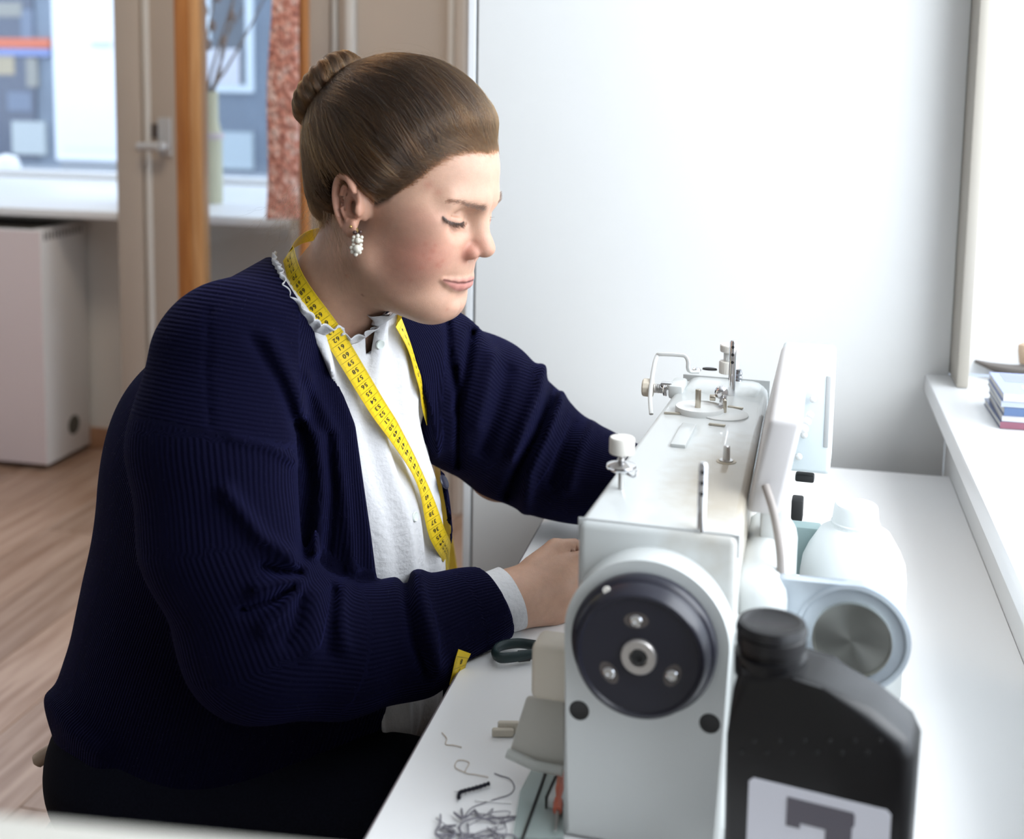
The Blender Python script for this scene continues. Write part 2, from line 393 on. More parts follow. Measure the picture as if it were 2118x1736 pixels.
# salmon coloured bouclé textile hanging by the right stile of the pine door
def textile():
    b0 = 3.385
    nx, nz = 34, 150
    P0 = at_b(562, 0, b0); z1 = at_b(590, 452, b0)[2]
    def edge(t):
        L_ = [565, 559, 559, 557, 553][min(int(t*4), 4)]; 
        return 566-14*t+3*sin(t*9), 622+1*sin(t*13)
    vs = []; fs = []
    for j in range(nz+1):
        t = j/nz; y = 452*t-120*(1-t)
        xl, xr = edge(t)
        for i in range(nx+1):
            x = xl+(xr-xl)*i/nx
            q = at_b(x, y, b0)
            vs.append((q[0], b0-.012-.010*math.sqrt(max(0, 1-(2*i/nx-1)**2)), q[2]))
    for j in range(nz):
        for i in range(nx):
            a = j*(nx+1)+i; fs.append((a, a+1, a+nx+2, a+nx+1))
    me = bpy.data.meshes.new('knitted_hanging'); me.from_pydata(vs, [], fs); me.update(); shade(me, 60)
    m = bpy.data.materials.new('salmon_boucle'); m.use_nodes = True; N = m.node_tree.nodes; L = m.node_tree.links; b = N['Principled BSDF']
    tc = N.new('ShaderNodeTexCoord'); mp = N.new('ShaderNodeMapping'); mp.inputs['Scale'].default_value = (1.5, 1, 1); L.new(tc.outputs['Object'], mp.inputs[0])
    n = N.new('ShaderNodeTexVoronoi'); n.inputs['Scale'].default_value = 55; L.new(mp.outputs[0], n.inputs['Vector'])
    n2 = N.new('ShaderNodeTexNoise'); n2.inputs['Scale'].default_value = 34; n2.inputs['Detail'].default_value = 3; L.new(mp.outputs[0], n2.inputs['Vector'])
    r = N.new('ShaderNodeValToRGB'); r.color_ramp.elements[0].position = .3; r.color_ramp.elements[0].color = (.38, .15, .12, 1); r.color_ramp.elements[1].position = .68; r.color_ramp.elements[1].color = (.85, .62, .56, 1)
    e = r.color_ramp.elements.new(.48); e.color = (.66, .29, .22, 1)
    L.new(n2.outputs['Fac'], r.inputs[0]); L.new(r.outputs[0], b.inputs['Base Color']); b.inputs['Roughness'].default_value = .95
    bp = N.new('ShaderNodeBump'); bp.inputs['Strength'].default_value = 1; bp.inputs['Distance'].default_value = .012; L.new(n.outputs['Distance'], bp.inputs['Height']); bp.invert = True; L.new(bp.outputs[0], b.inputs['Normal'])
    o = link('knitted_hanging', me, m); room(o)
    md = o.modifiers.new('thickness', 'SOLIDIFY'); md.thickness = .01; md.offset = 1
    tag(o, 'salmon and cream boucle knit strip hanging beside the right stile of the pine door', 'textile')
textile()

# ------------------------------------------------------------------ the street outside
def street():
    m_f = mat('grey_blue_render', (.20, .25, .32), .7, noise=(1.5, .5, (.14, .17, .22)))
    m_pv = mat('pavement_grey', (.42, .45, .50), .8, noise=(2, .4, (.36, .38, .42)))
    g = struct(MB().box(-24, 14, 5.0, 26, -.25, -.15).build('pavement', m_pv, smooth=False))
    fb = 17.0
    f = empty('shop_facade', RM(0, 0, 0), -TH)
    tag(f, 'blue grey shop building with pale window frames across the street', 'building')
    MB().box(-22, 12, fb, fb+.4, -.15, 10).build('wall', m_f, f, smooth=False)
    m_fr = mat('pale_blue_frame', (.74, .82, .88), .5); m_in = mat('shop_interior', (.12, .14, .17), .4); m_pp = mat('poster_paper', (.70, .70, .76), .6)
    def R(x0, x1, y0, y1, d, nm, mm, par=f):
        p = at_b(x0, y0, fb); q = at_b(x1, y1, fb)
        return MB().box(p[0], q[0], fb-d, fb-.001, q[2], p[2]).build(nm, mm, par, smooth=False)
    w = R(330, 527, -300, 192, .06, 'window', m_fr); R(340, 512, -300, 176, .065, 'pane', m_in, w)
    R(405, 500, 100, 176, .07, 'poster', m_pp, w); R(405, 440, -100, 95, .07, 'blind', m_fr, w)
    w = R(445, 525, 272, 350, .05, 'shop_sign', mat('pale_sign', (.52, .60, .64), .6))
    w = R(-60, 80, -200, 330, .05, 'window', mat('shop_glass_dark', (.10, .12, .17), .15)); 
    for i, (x, y, ww, hh) in enumerate(((20, 20, 60, 30), (60, 60, 26, 80), (15, 130, 40, 50), (70, 150, 24, 60), (45, 210, 50, 40))):
        R(x-ww/2, x+ww/2, y-hh/2, y+hh/2, .06, 'display_item', mat('display_%d' % (i % 3), ((.30, .30, .28), (.18, .22, .30), (.42, .36, .26))[i % 3], .7), w)
    R(-60, 108, 78, 100, .08, 'red_band', mat('orange_red_sign', (.62, .16, .09), .5))
    R(-60, 108, 100, 116, .08, 'blue_band', mat('blue_sign', (.22, .28, .55), .5))
    R(30, 100, 250, 320, .08, 'notice', mat('notice_grey', (.45, .50, .52), .6))
    v = empty('street_kiosk', RM(0, 0, 0), -TH); tag(v, 'tall white kiosk with a door standing across the street', 'kiosk')
    vb = 13.5; p = at_b(104, 0, vb); z0 = at_b(104, 332, vb)[2]
    m_van = mat('white_kiosk_paint', (.78, .83, .90), .3)
    MB().box(p[0], p[0]+1.3, vb, vb+1.0, z0, 3.2, .03, 3).build('body', m_van, v)
    MB().box(p[0]+.04, p[0]+1.26, vb+.04, vb+.96, -.15, z0, .01).build('plinth', mat('kiosk_grey_plinth', (.25, .27, .30), .6), v)
    dr = MB().box(p[0]+.10, p[0]+1.2, vb-.02, vb, z0+.15, 3.0, .006).build('door', m_van, v)
    MB().box(at_b(192, 90, vb)[0], at_b(232, 90, vb)[0], vb-.06, vb-.02, at_b(200, 94, vb)[2], at_b(200, 86, vb)[2], .004).build('door_handle', mat('kiosk_handle', (.5, .55, .62), .4), dr)
    MB().box(p[0]-.06, p[0]+1.36, vb-.06, vb+1.06, 3.2, 3.3, .02).build('roof', m_van, v)
    # bollard and passer-by's dark coat at the left edge
    b = empty('bollard', RM(at_b(12, 300, 6.2)[0], 6.2, -.15), -TH)
    zz = at_b(12, 318, 6.2)[2]+.15
    MB().lathe([(0, 0), (.075, 0), (.075, zz-.06), (.06, zz-.02), (0, zz)], n=24).build('post', mat('white_post', (.85, .87, .9), .4), b)
    MB().lathe([(.077, zz*.7), (.079, zz*.71), (.079, zz*.78), (.077, zz*.79)], n=24).build('band', mat('grey_band', (.4, .42, .46), .5), b)
    tag(b, 'white bollard outside at the left edge of the shop window', 'bollard')
street()
# ================================================================== FURNITURE AND MACHINE
m_tab = None
def table():
    global m_tab
    m = bpy.data.materials.new('white_table_laminate'); m.use_nodes = True; N = m.node_tree.nodes; L = m.node_tree.links; b = N['Principled BSDF']
    b.inputs['Base Color'].default_value = (.88, .875, .875, 1); b.inputs['Roughness'].default_value = .38
    tc = N.new('ShaderNodeTexCoord'); wv = N.new('ShaderNodeTexWave'); wv.inputs['Scale'].default_value = 180; wv.bands_direction = 'Y'; L.new(tc.outputs['Object'], wv.inputs[0])
    bp = N.new('ShaderNodeBump'); bp.inputs['Strength'].default_value = .05; bp.inputs['Distance'].default_value = .0005; L.new(wv.outputs['Fac'], bp.inputs['Height']); L.new(bp.outputs[0], b.inputs['Normal'])
    m_tab = m
    e = empty('sewing_table', RM(0, 0, 0), -TH)
    MB().box(-.302, .2615, .70, 1.952, TZ-.035, TZ, .0008, 1).build('tabletop', m, e)
    MB().box(-.3032, -.302, .70, 1.952, TZ-.034, TZ-.0006).build('edge_band', mat('dark_edge_band', (.16, .13, .14), .5), e, smooth=False)
    m_leg = mat('table_leg_grey', (.45, .46, .47), .4, .3)
    for (a, b) in ((-.2, .80), (.2, .80), (-.2, 1.85), (.2, 1.85)):
        MB().box(a-.03, a+.03, b-.02, b+.02, .04, TZ-.035, .004).build('leg', m_leg, e)
    for b in (.80, 1.85):
        MB().box(-.27, .255, b-.03, b+.03, 0, .04, .006).build('foot', m_leg, e)
    MB().box(-.2, .2, 1.82, 1.84, .25, .33, .003).build('crossbar', m_leg, e)
    tag(e, 'white laminate sewing table under the sewing machine', 'table')
table()

# ---- machine frame: local x to the right, y into depth, z above the table
MA = rad(15.8); M0 = Vector((.117, .940, TZ))
def ML(P):
    d = Vector(P)-M0; return Vector((d.x*cos(MA)-d.y*sin(MA), d.x*sin(MA)+d.y*cos(MA), d.z))
def mlz(x, y, z): return ML(at_z(x, y, TZ+z))                        # pixel -> machine frame at height z
def mly(x, y, ly):                                                    # pixel -> machine frame on plane y = ly
    n = np.array([sin(MA), cos(MA), 0]); P0 = np.array(M0)+n*ly; return ML(at_plane(x, y, P0, n))
MH = .25
m_mach = mat('machine_enamel', (.60, .625, .62), .28, noise=(9, .2, (.55, .57, .56)), coat=.25)
m_mach2 = mat('machine_plastic', (.64, .65, .64), .38)
m_cream = mat('cream_plastic', (.66, .60, .50), .45)
m_blk = mat('black_wheel_plastic', (.016, .016, .026), .3)
m_blk2 = mat('black_rubber', (.02, .02, .02), .6)
m_ivory = mat('ivory_knob', (.70, .67, .62), .45)
m_brass = mat('aged_nickel', (.55, .50, .42), .28, 1.)
m_clear = mat('clear_bed_cover', (.72, .80, .78), .15, trans=.75, ior=1.2)

def stained():
    # enamel with an oily beige stain on the rear half of the arm's top
    m = bpy.data.materials.new('machine_enamel_stained'); m.use_nodes = True; N = m.node_tree.nodes; L = m.node_tree.links; b = N['Principled BSDF']
    b.inputs['Roughness'].default_value = .28; b.inputs['Coat Weight'].default_value = .25
    tc = N.new('ShaderNodeTexCoord'); mp = N.new('ShaderNodeMapping'); mp.inputs['Location'].default_value = (-.042, -.125, -.25); mp.vector_type = 'POINT'
    sc = N.new('ShaderNodeVectorMath'); sc.operation = 'MULTIPLY'; sc.inputs[1].default_value = (24, 9.5, 12); L.new(tc.outputs['Object'], mp.inputs[0]); L.new(mp.outputs[0], sc.inputs[0])
    ln = N.new('ShaderNodeVectorMath'); ln.operation = 'LENGTH'; L.new(sc.outputs[0], ln.inputs[0])
    nz = N.new('ShaderNodeTexNoise'); nz.inputs['Scale'].default_value = 55; nz.inputs['Detail'].default_value = 6; L.new(tc.outputs['Object'], nz.inputs['Vector'])
    ad = N.new('ShaderNodeMath'); ad.operation = 'MULTIPLY_ADD'; ad.inputs[1].default_value = .9; L.new(nz.outputs['Fac'], ad.inputs[0]); L.new(ln.outputs['Value'], ad.inputs[2])
    mr = N.new('ShaderNodeMapRange'); mr.inputs[1].default_value = 1.0; mr.inputs[2].default_value = 2.1; mr.inputs[3].default_value = .9; mr.inputs[4].default_value = 0; L.new(ad.outputs[0], mr.inputs[0])
    mx = N.new('ShaderNodeMix'); mx.data_type = 'RGBA'; mx.inputs[6].default_value = (.60, .625, .62, 1); mx.inputs[7].default_value = (.36, .31, .24, 1); L.new(mr.outputs[0], mx.inputs[0]); L.new(mx.outputs[2], b.inputs['Base Color'])
    return m
mach = empty('sewing_machine', M0, -MA)
tag(mach, 'white industrial sewing machine with black handwheel on the sewing table', 'sewing machine')
def taper_box(pts_near, pts_far, y0, y1, name, m, bev=.008, par=mach):
    """loft between two 4-corner rectangles (x0,x1,z0,z1)"""
    b = bmesh.new(); A = []; 
    for (x0, x1, z0, z1), y in ((pts_near, y0), (pts_far, y1)):
        A.append([b.verts.new((x0, y, z0)), b.verts.new((x1, y, z0)), b.verts.new((x1, y, z1)), b.verts.new((x0, y, z1))])
    b.faces.new(A[0]); b.faces.new(A[1][::-1])
    for k in range(4): b.faces.new((A[0][k], A[1][k], A[1][(k+1) % 4], A[0][(k+1) % 4]))
    if bev: bmesh.ops.bevel(b, geom=list(b.edges), offset=bev, segments=3, profile=.5, affect='EDGES')
    o = MB(); o.b.free(); o.b = b
    return o.build(name, m, par)
def machine():
    # arm: flat top, narrower towards the needle head
    taper_box((-.064, .062, .118, MH), (-.052, .046, .145, MH), .0, .49, 'arm', stained(), .007)
    # column under the arm at the wheel end
    taper_box((-.064, .062, .0, .16), (-.060, .055, .0, .16), .002, .125, 'column', m_mach, .010)
    # bed
    MB().box(-.085, .076, .0, .53, .0005, .012, .003).build('bed', m_mach, mach)
    MB().box(-.086, -.0845, .0, .53, .0005, .0125).build('bed_gap', m_blk2, mach, smooth=False)
    # needle head with rounded nose
    hd = MB().box(-.050, .046, .425, .515, .085, MH+.004, .018, 4).build('needle_head', m_mach, mach)
    MB().box(-.0515, .0475, .4915, .4935, .09, MH+.0055, .0005).build('face_plate_seam', mat('seam_grey', (.42, .43, .43), .6), hd)
    MB().cyl((0, .47, .085), (0, .47, .03), .005, n=16).build('presser_bar', m_chrome, hd)
    MB().cyl((0, .455, .085), (0, .455, .045), .0035, n=16).build('needle_bar', m_chrome, hd)
    MB().cyl((0, .455, .045), (0, .455, .012), .0009, .0004, n=8).build('needle', m_chrome, hd)
    MB().box(-.006, .006, .44, .49, .0125, .017, .001).build('presser_foot', m_chrome, hd)
    # back bulge of the column
    MB().box(.05, .098, .03, .22, .02, .205, .022, 4).build('rear_housing', m_mach, mach)
    MB().cyl((.075, .0, .14), (.075, .06, .14), .038, n=36, bev=.008).build('rear_cap', m_mach2, mach)
    # handwheel and housing
    CVR = .030
    c = mly(1329, 1340, -CVR-.012); cx, cz = c.x, c.z
    hs = MB(); My = Matrix.Translation((cx, 0, cz)) @ Matrix.Rotation(rad(90), 4, 'X')   # local z -> -y
    Rh = .0635
    tomb = [(cx+Rh*cos(t), cz+Rh*sin(t)) for t in np.linspace(0, pi, 40)]+[(cx-Rh*.98, .0005), (cx+Rh*.98, .0005)]
    hs.prism(tomb, -.03, CVR, Matrix.Rotation(rad(90), 4, 'X'), .006, 3)
    hs.build('wheel_housing', m_mach, mach)
    w = empty('handwheel', (cx, -CVR+.004, cz)); w.parent = mach
    Mw = Matrix.Rotation(rad(90), 4, 'X')
    MB().lathe([(0, .006), (.0545, .006), (.0555, .008), (.0555, .014), (.0545, .0162), (.052, .018), (.049, .031), (.0475, .0325), (.0455, .0328), (.044, .0305), (0, .0300)], Mw, 72).build('wheel_disc', m_blk, w)
    MB().lathe([(0, .030), (.0135, .030), (.0135, .0332), (.0125, .0342), (.007, .0342), (.007, .031), (0, .031)], Mw, 36).build('hub', mat('hub_grey_metal', (.52, .49, .47), .35, .8), w)
    MB().lathe([(0, .0312), (.0066, .0312), (.0066, .0336), (.0034, .0336), (.0034, .032), (0, .032)], Mw, 6).build('hub_bolt', m_blk2, w)
    for k in range(3):
        an = rad(96+k*120)
        px, pz = .0275*cos(an), .0275*sin(an)
        Ms = Mw @ Matrix.Translation((px, pz, 0)) @ Matrix.Rotation(an, 4, 'Z')
        s1 = MB(); s1.lathe([(0, .0301), (.0072, .0301), (.0075, .0309), (.0066, .0311), (.0062, .0304), (0, .0304)], Ms, 24, sx=.8, sy=1.25); s1.build('slot_rim', mat('slot_rim_brown', (.10, .085, .08), .4), w)
        MB().lathe([(0, .0304), (.0046, .0304), (.0046, .0318), (.0036, .0325), (.0016, .0325), (.0014, .0318), (0, .0318)], Ms, 20).build('screw', m_chrome, w)
    MB().cyl((-.0275, -.0205, .0437), (-.0275, -.023, .0443), .0028, n=12).build('mark_dot', m_ivory, w)
    # screw holes in the column
    for (x, y) in ((1198, 1470), (1468, 1497)):
        q = mly(x, y, -CVR)
        MB().lathe([(.0076, .0), (.0080, .0008), (.0070, .0012), (.0062, .0007), (0, .0006)], Matrix.Translation((q.x, -CVR+.0006, q.z)) @ Matrix.Rotation(rad(90), 4, 'X'), 28).build('screw_hole', mat('hole_black', (.02, .02, .02), .6), mach)
    # seam line on top near the wheel end
    MB().box(-.0645, .0625, .004, .0055, MH-.018, MH+.0006, .0004, 1).build('end_cover_seam', mat('seam_grey', (.42, .43, .43), .6), mach)
machine()

def top_fittings():
    T = MH
    # 1. pre-tension post on the near left, with knob, discs and guide
    q = mlz(1284, 1012, T); x, y = q.x, q.y
    e = empty('pretension_unit', (x, y, T)); e.parent = mach
    MB().cyl((0, 0, 0), (0, 0, .034), .0024, n=14).build('post', m_steel, e)
    MB().lathe([(0, .014), (.006, .0145), (.0125, .0185), (.0128, .0195), (.006, .0175), (.006, .019), (.0128, .0205), (.0125, .0215), (.006, .0235), (.003, .025), (0, .025)], None, 40).build('tension_disc', m_chrome, e)
    MB().tube([Vector((.002*cos(t)+0, .002*sin(t), .0245+.0016*t/3)) *1.0 + Vector((.0012*cos(t), .0012*sin(t), 0)) for t in np.linspace(0, 12, 40)], .0006, 6).build('spring', m_steel, e)
    MB().lathe([(0, .0315), (.0100, .0315), (.0106, .0330), (.0106, .0440), (.0098, .0455), (.004, .0460), (0, .0458)], None, 60, star=lambda k, n: 1+.02*(k % 2)).build('knob', m_ivory, e)
    MB().tube([(.004, -.002, .0150), (.012, -.006, .0135), (.0145, -.008, .016), (.0150, -.008, .0205)], .0011, 8).build('thread_hook', m_chrome, e)
    # 2. thread guide pins (tall, with holes)
    for (px, py, ptop, nm) in ((1450, 1098, 962, 'thread_guide_pin'), (1513, 818, 708, 'thread_guide_pin')):
        q = mlz(px, py, T); d = (at_z(px, py, TZ+T)-CAM); dist = np.linalg.norm(d)
        h = (py-ptop)/FP*dist*1.03
        r = .0036 if ptop > 900 else .0040
        p = empty(nm, (q.x, q.y, T)); p.parent = mach
        MB().lathe([(0, 0), (r, 0), (r, h-.002), (r*.7, h), (0, h)], None, 20).build('rod', m_chrome, p)
        for k in range(3):
            z = h-.007-k*.0085
            MB().cyl((0, -r*1.05, z), (0, -r*.9, z), .0017, n=12).build('thread_hole', m_blk2, p)
    # small screw column with nut
    q = mlz(1502, 955, T); p = empty('stop_screw', (q.x, q.y, T)); p.parent = mach
    MB().lathe([(0, 0), (.0062, 0), (.0062, .0018), (.0035, .0020), (.0030, .0145), (.0024, .0152), (0, .0152)], None, 20).build('screw_body', m_steel, p)
    MB().lathe([(.0066, .0001), (.0092, .0001), (.0090, .0006), (.0066, .0008)], None, 24).build('oil_stain_ring', mat('oil_stain', (.42, .36, .27), .4), p)
    # pressure regulator on the far end
    q = mlz(1507, 770, T); p = empty('pressure_regulator', (q.x, q.y, T)); p.parent = mach
    st = lambda k, n: 1+.03*(k % 2)
    MB().lathe([(0, -.001), (.0112, -.001), (.0114, .012), (.0105, .0135), (.0068, .0135), (0, .0135)], None, 56, star=st).build('lock_nut', m_ivory, p)
    prof = [(0, .0135)]
    for k in range(9): prof += [(.0062, .0135+k*.0012), (.0068, .0141+k*.0012)]
    prof += [(.0062, .0255), (0, .0255)]
    MB().lathe(prof, None, 24).build('threaded_neck', m_mach2, p)
    MB().lathe([(0, .0250), (.0102, .0250), (.0108, .0262), (.0108, .0325), (.0100, .0335), (.0072, .0335), (.0066, .0315), (0, .0315)], None, 56, star=st).build('cap', m_ivory, p)
    # bobbin winder: base disc, tray, spindle, lever, clips
    q = mlz(1447, 852, T); w = empty('bobbin_winder', (q.x, q.y, T)); w.parent = mach
    MB().lathe([(0, 0), (.0255, 0), (.0255, .0045), (.0248, .0062), (.0238, .0062), (.0232, .0048), (0, .0045)], None, 56).build('winder_disc', m_mach2, w)
    MB().lathe([(0, 0), (.0250, 0), (.0250, .0012), (.024, .0018), (0, .0016)], Matrix.Translation((.026, -.004, 0)), 56).build('base_plate', m_mach2, w)
    MB().cyl((-.002, 0, .004), (-.002, 0, .0240), .0030, n=18, bev=.0005).build('spindle', m_brass, w)
    lev = MB(); lev.sphere((.020, .018, .0180), .0075, 1, .8, 1, 18, 12); lev.box(.017, .0245, .010, .018, .0015, .0180, .002, 2, Matrix.Rotation(rad(8), 4, 'Y')); lev.build('latch_arm', m_chrome, w)
    MB().cyl((.0085, .015, .0125), (.0145, .015, .0125), .0034, n=16, bev=.0005).build('latch_screw', m_brass, w)
    MB().box(.024, .0275, -.006, .010, .001, .0145, .001, 2, Matrix.Rotation(rad(10), 4, 'Z')).build('trip_lever', m_brass, w)
    for (px, py, an) in ((1390, 857, 10), (1483, 881, -5), (1521, 845, -15)):
        c = mlz(px, py, T)-Vector((q.x, q.y, T))
        MB().box(-.0085, .0085, -.0022, .0022, 0, .0022, .001, 2, Matrix.Translation((c.x, c.y, 0)) @ Matrix.Rotation(rad(an), 4, 'Z')).build('clip', m_brass, w)
    # raised rectangular boss
    a = mlz(1386, 925, T); b = mlz(1435, 890, T)
    MB().box(a.x, b.x+.001, a.y, b.y+.012, T-.001, T+.0035, .0012).build('top_cap', m_mach, mach)
    # wire thread guide arching out to the left at the far end
    def P(x, y, ly): return mly(x, y, ly)
    g = [P(1347, 857, .40), P(1345, 815, .42), P(1352, 762, .44), P(1359, 737, .45), P(1368, 733, .45), P(1408, 735, .45), P(1418, 738, .45), P(1423, 748, .45), P(1423, 762, .45), P(1428, 769, .455), P(1445, 770, .46)]
    pts = spline(g, 60)
    MB().tube([Vector(v) for v in pts], .0024, 10, flat=.8).build('wire_guide', m_mach2, mach)
    sc = mlz(1441, 767, T+.002)
    MB().lathe([(0, 0), (.0052, 0), (.0050, .0022), (.0032, .0036), (0, .0036)], Matrix.Translation(sc), 20).build('guide_screw', m_chrome, mach)
    MB().lathe([(0, 0), (.0075, 0), (.0070, .0018), (0, .0026)], Matrix.Translation(mlz(1468, 765, T+.001)), 24, sx=1.2, sy=.7).build('rubber_plug', m_blk2, mach)
    # tension assembly on the left face near the head
    c = P(1352, 803, .435)
    t = empty('thread_tension', (c.x, c.y, c.z)); t.parent = mach
    Mx = Matrix.Rotation(rad(90), 4, 'Y')        # local z -> +x
    MB().lathe([(0, -.0125), (.0085, -.0125), (.0098, -.011), (.0100, -.002), (.0094, -.0005), (.005, 0), (0, 0)], Mx, 48, star=lambda k, n: 1+.035*((k//2) % 2)).build('dial', m_cream, t)
    MB().tube([Vector((.0005+.010*u, .0048*cos(u*38), .0048*sin(u*38))) for u in np.linspace(0, 1, 70)], .0007, 6).build('spring', m_steel, t)
    MB().lathe([(0, .0115), (.0075, .0115), (.0085, .0125), (.0075, .0135), (.0085, .0145), (.0075, .0155), (0, .0155)], Mx, 36).build('tension_disc', m_chrome, t)
    MB().box(.008, .022, -.006, .004, .000, .0085, .002).build('bracket', m_chrome, t)
    MB().box(.018, .034, -.012, .03, -.008, .0075, .003).build('mount_block', m_mach, t)
    # small black fastener right of the pin
    f = mlz(1527, 795, T)
    MB().tube([Vector((f.x, f.y, T+.001+z)) for z in np.linspace(0, .016, 8)], [.0036, .0044, .0034, .0044, .0034, .0044, .0034, .003], 14).build('spring_stud', mat('dark_steel', (.25, .26, .28), .3, 1.), mach)
top_fittings()

def rear_attachments():
    # control box along the back, tilted
    zt_ = .318
    n0 = mlz(1590, 872, zt_); n1 = mlz(1662, 868, zt_); f0 = mlz(1622, 703, zt_); f1 = mlz(1679, 714, zt_)
    yn = (n0.y+n1.y)/2; yf = yn+.30
    dzx = -.016
    b = bmesh.new(); A = []
    for y, xa, xb in ((yn, n0.x, n1.x), (yf, f0.x, f1.x)):
        A.append([b.verts.new((xa+dzx, y, .235)), b.verts.new((xb+dzx, y, .235)), b.verts.new((xb, y, zt_)), b.verts.new((xa, y, zt_))])
    b.faces.new(A[0]); b.faces.new(A[1][::-1])
    for k in range(4): b.faces.new((A[0][k], A[1][k], A[1][(k+1) % 4], A[0][(k+1) % 4]))
    bmesh.ops.bevel(b, geom=list(b.edges), offset=.005, segments=3, profile=.5, affect='EDGES')
    o = MB(); o.b.free(); o.b = b; cb = o.build('control_box', mat('control_box_plastic', (.62, .60, .60), .4), mach)
    for k in range(3):
        MB().sphere((f1.x*.6+n1.x*.4+.002, yn+.08+.07*k, .29-.012*k), .004, 1, 1, 1, 12, 8).build('screw', m_mach2, cb)
    MB().box((n0.x+n1.x)/2-.02, (n0.x+n1.x)/2+.0, yn+.03, yn+.06, .2, .245, .003).build('bracket', m_mach2, mach)
    # cable from the box down behind the bottle
    ca = [mly(1583, 1005, yn-.004), mly(1600, 1060, yn-.02), mly(1612, 1130, yn-.03), mly(1616, 1200, yn-.03), mly(1620, 1300, yn-.03), mly(1620, 1420, yn-.03)]
    MB().tube([Vector(v) for v in spline(ca, 40)], .0034, 12).build('cable', mat('cable_grey', (.30, .27, .25), .5), mach)
    # solenoid cover by the head
    p = mly(1652, 735, .40); q = mly(1716, 984, .40)
    so = MB().box(p.x-.02, q.x, .40, .47, q.z, p.z, .005, 3).build('solenoid_cover', mat('pale_blue_grey_cover', (.62, .68, .70), .4), mach)
    MB().box(q.x-.008, q.x-.003, .399, .402, q.z+.03, p.z-.02, .001).build('cover_seam', mat('seam_grey', (.42, .43, .43), .6), so)
    for (x, y) in ((1682, 826), (1663, 900), (1652, 945)):
        s = mly(x, y, .395); MB().sphere(s, .004, 1, .8, 1, 12, 8).build('screw', m_mach2, so)
    s = mly(1660, 991, .42); MB().box(s.x-.008, s.x+.012, .42, .435, s.z-.004, s.z+.004, .002).build('black_lever', m_blk2, mach)
    s = mly(1648, 1058, .40); MB().box(s.x-.006, s.x+.006, .40, .42, s.z-.012, s.z+.012, .002).build('black_bracket', m_blk2, mach)
    s0 = mly(1630, 1088, .30); s1 = mly(1692, 1195, .30)
    MB().box(s0.x, s1.x, .30, .32, s1.z, s0.z, .002).build('teal_bracket', mat('teal_grey_metal', (.30, .40, .40), .45, .3), mach)
    # puller: bracket plate with turned steel disc
    py_ = .055
    c = mly(1762, 1322, py_); R = mly(1886, 1322, py_).x-c.x; r = mly(1846, 1322, py_).x-c.x
    xl = mly(1560, 1300, py_).x
    top = mly(1700, 1208, py_).z
    poly = [(xl, top), (c.x, c.z+R*.98)]
    poly = [(xl, c.z-R*.55), (xl, top)]+[(c.x+R*sin(t), c.z+R*cos(t)) for t in np.linspace(0, pi, 40)]+[(c.x-R*.5, c.z-R*.86)]
    poly[2] = (c.x-.01, top)
    Mp = Matrix.Translation((0, py_, 0)) @ Matrix.Rotation(rad(90), 4, 'X')
    pu = MB().prism(poly, -.012, .0, Mp, .0012).build('puller_bracket', mat('blue_grey_bracket', (.50, .56, .62), .35, .4), mach)
    Mc = Matrix.Translation((c.x, py_, c.z)) @ Matrix.Rotation(rad(90), 4, 'X')
    MB().lathe([(R*.97, .0), (R*.99, .0015), (R*.93, .0022), (R*.90, .0008)], Mc, 64).build('bracket_rim', mat('blue_grey_bracket', (.5, .56, .62), .35, .4), pu)
    mt = bpy.data.materials.new('turned_steel'); mt.use_nodes = True; bb = mt.node_tree.nodes['Principled BSDF']; bb.inputs['Base Color'].default_value = (.62, .63, .58, 1); bb.inputs['Metallic'].default_value = 1; bb.inputs['Roughness'].default_value = .3
    bb.inputs['Anisotropic'].default_value = .85; tg = mt.node_tree.nodes.new('ShaderNodeTangent'); tg.direction_type = 'RADIAL'; tg.axis = 'Z'; mt.node_tree.links.new(tg.outputs[0], bb.inputs['Tangent'])
    dsk = MB().lathe([(0, .0035), (r*.94, .0035), (r*.95, .005), (r, .005), (r*1.0, 0), (0, 0)], None, 72).build('roller_disc', mt, pu); dsk.matrix_local = Mc
rear_attachments()

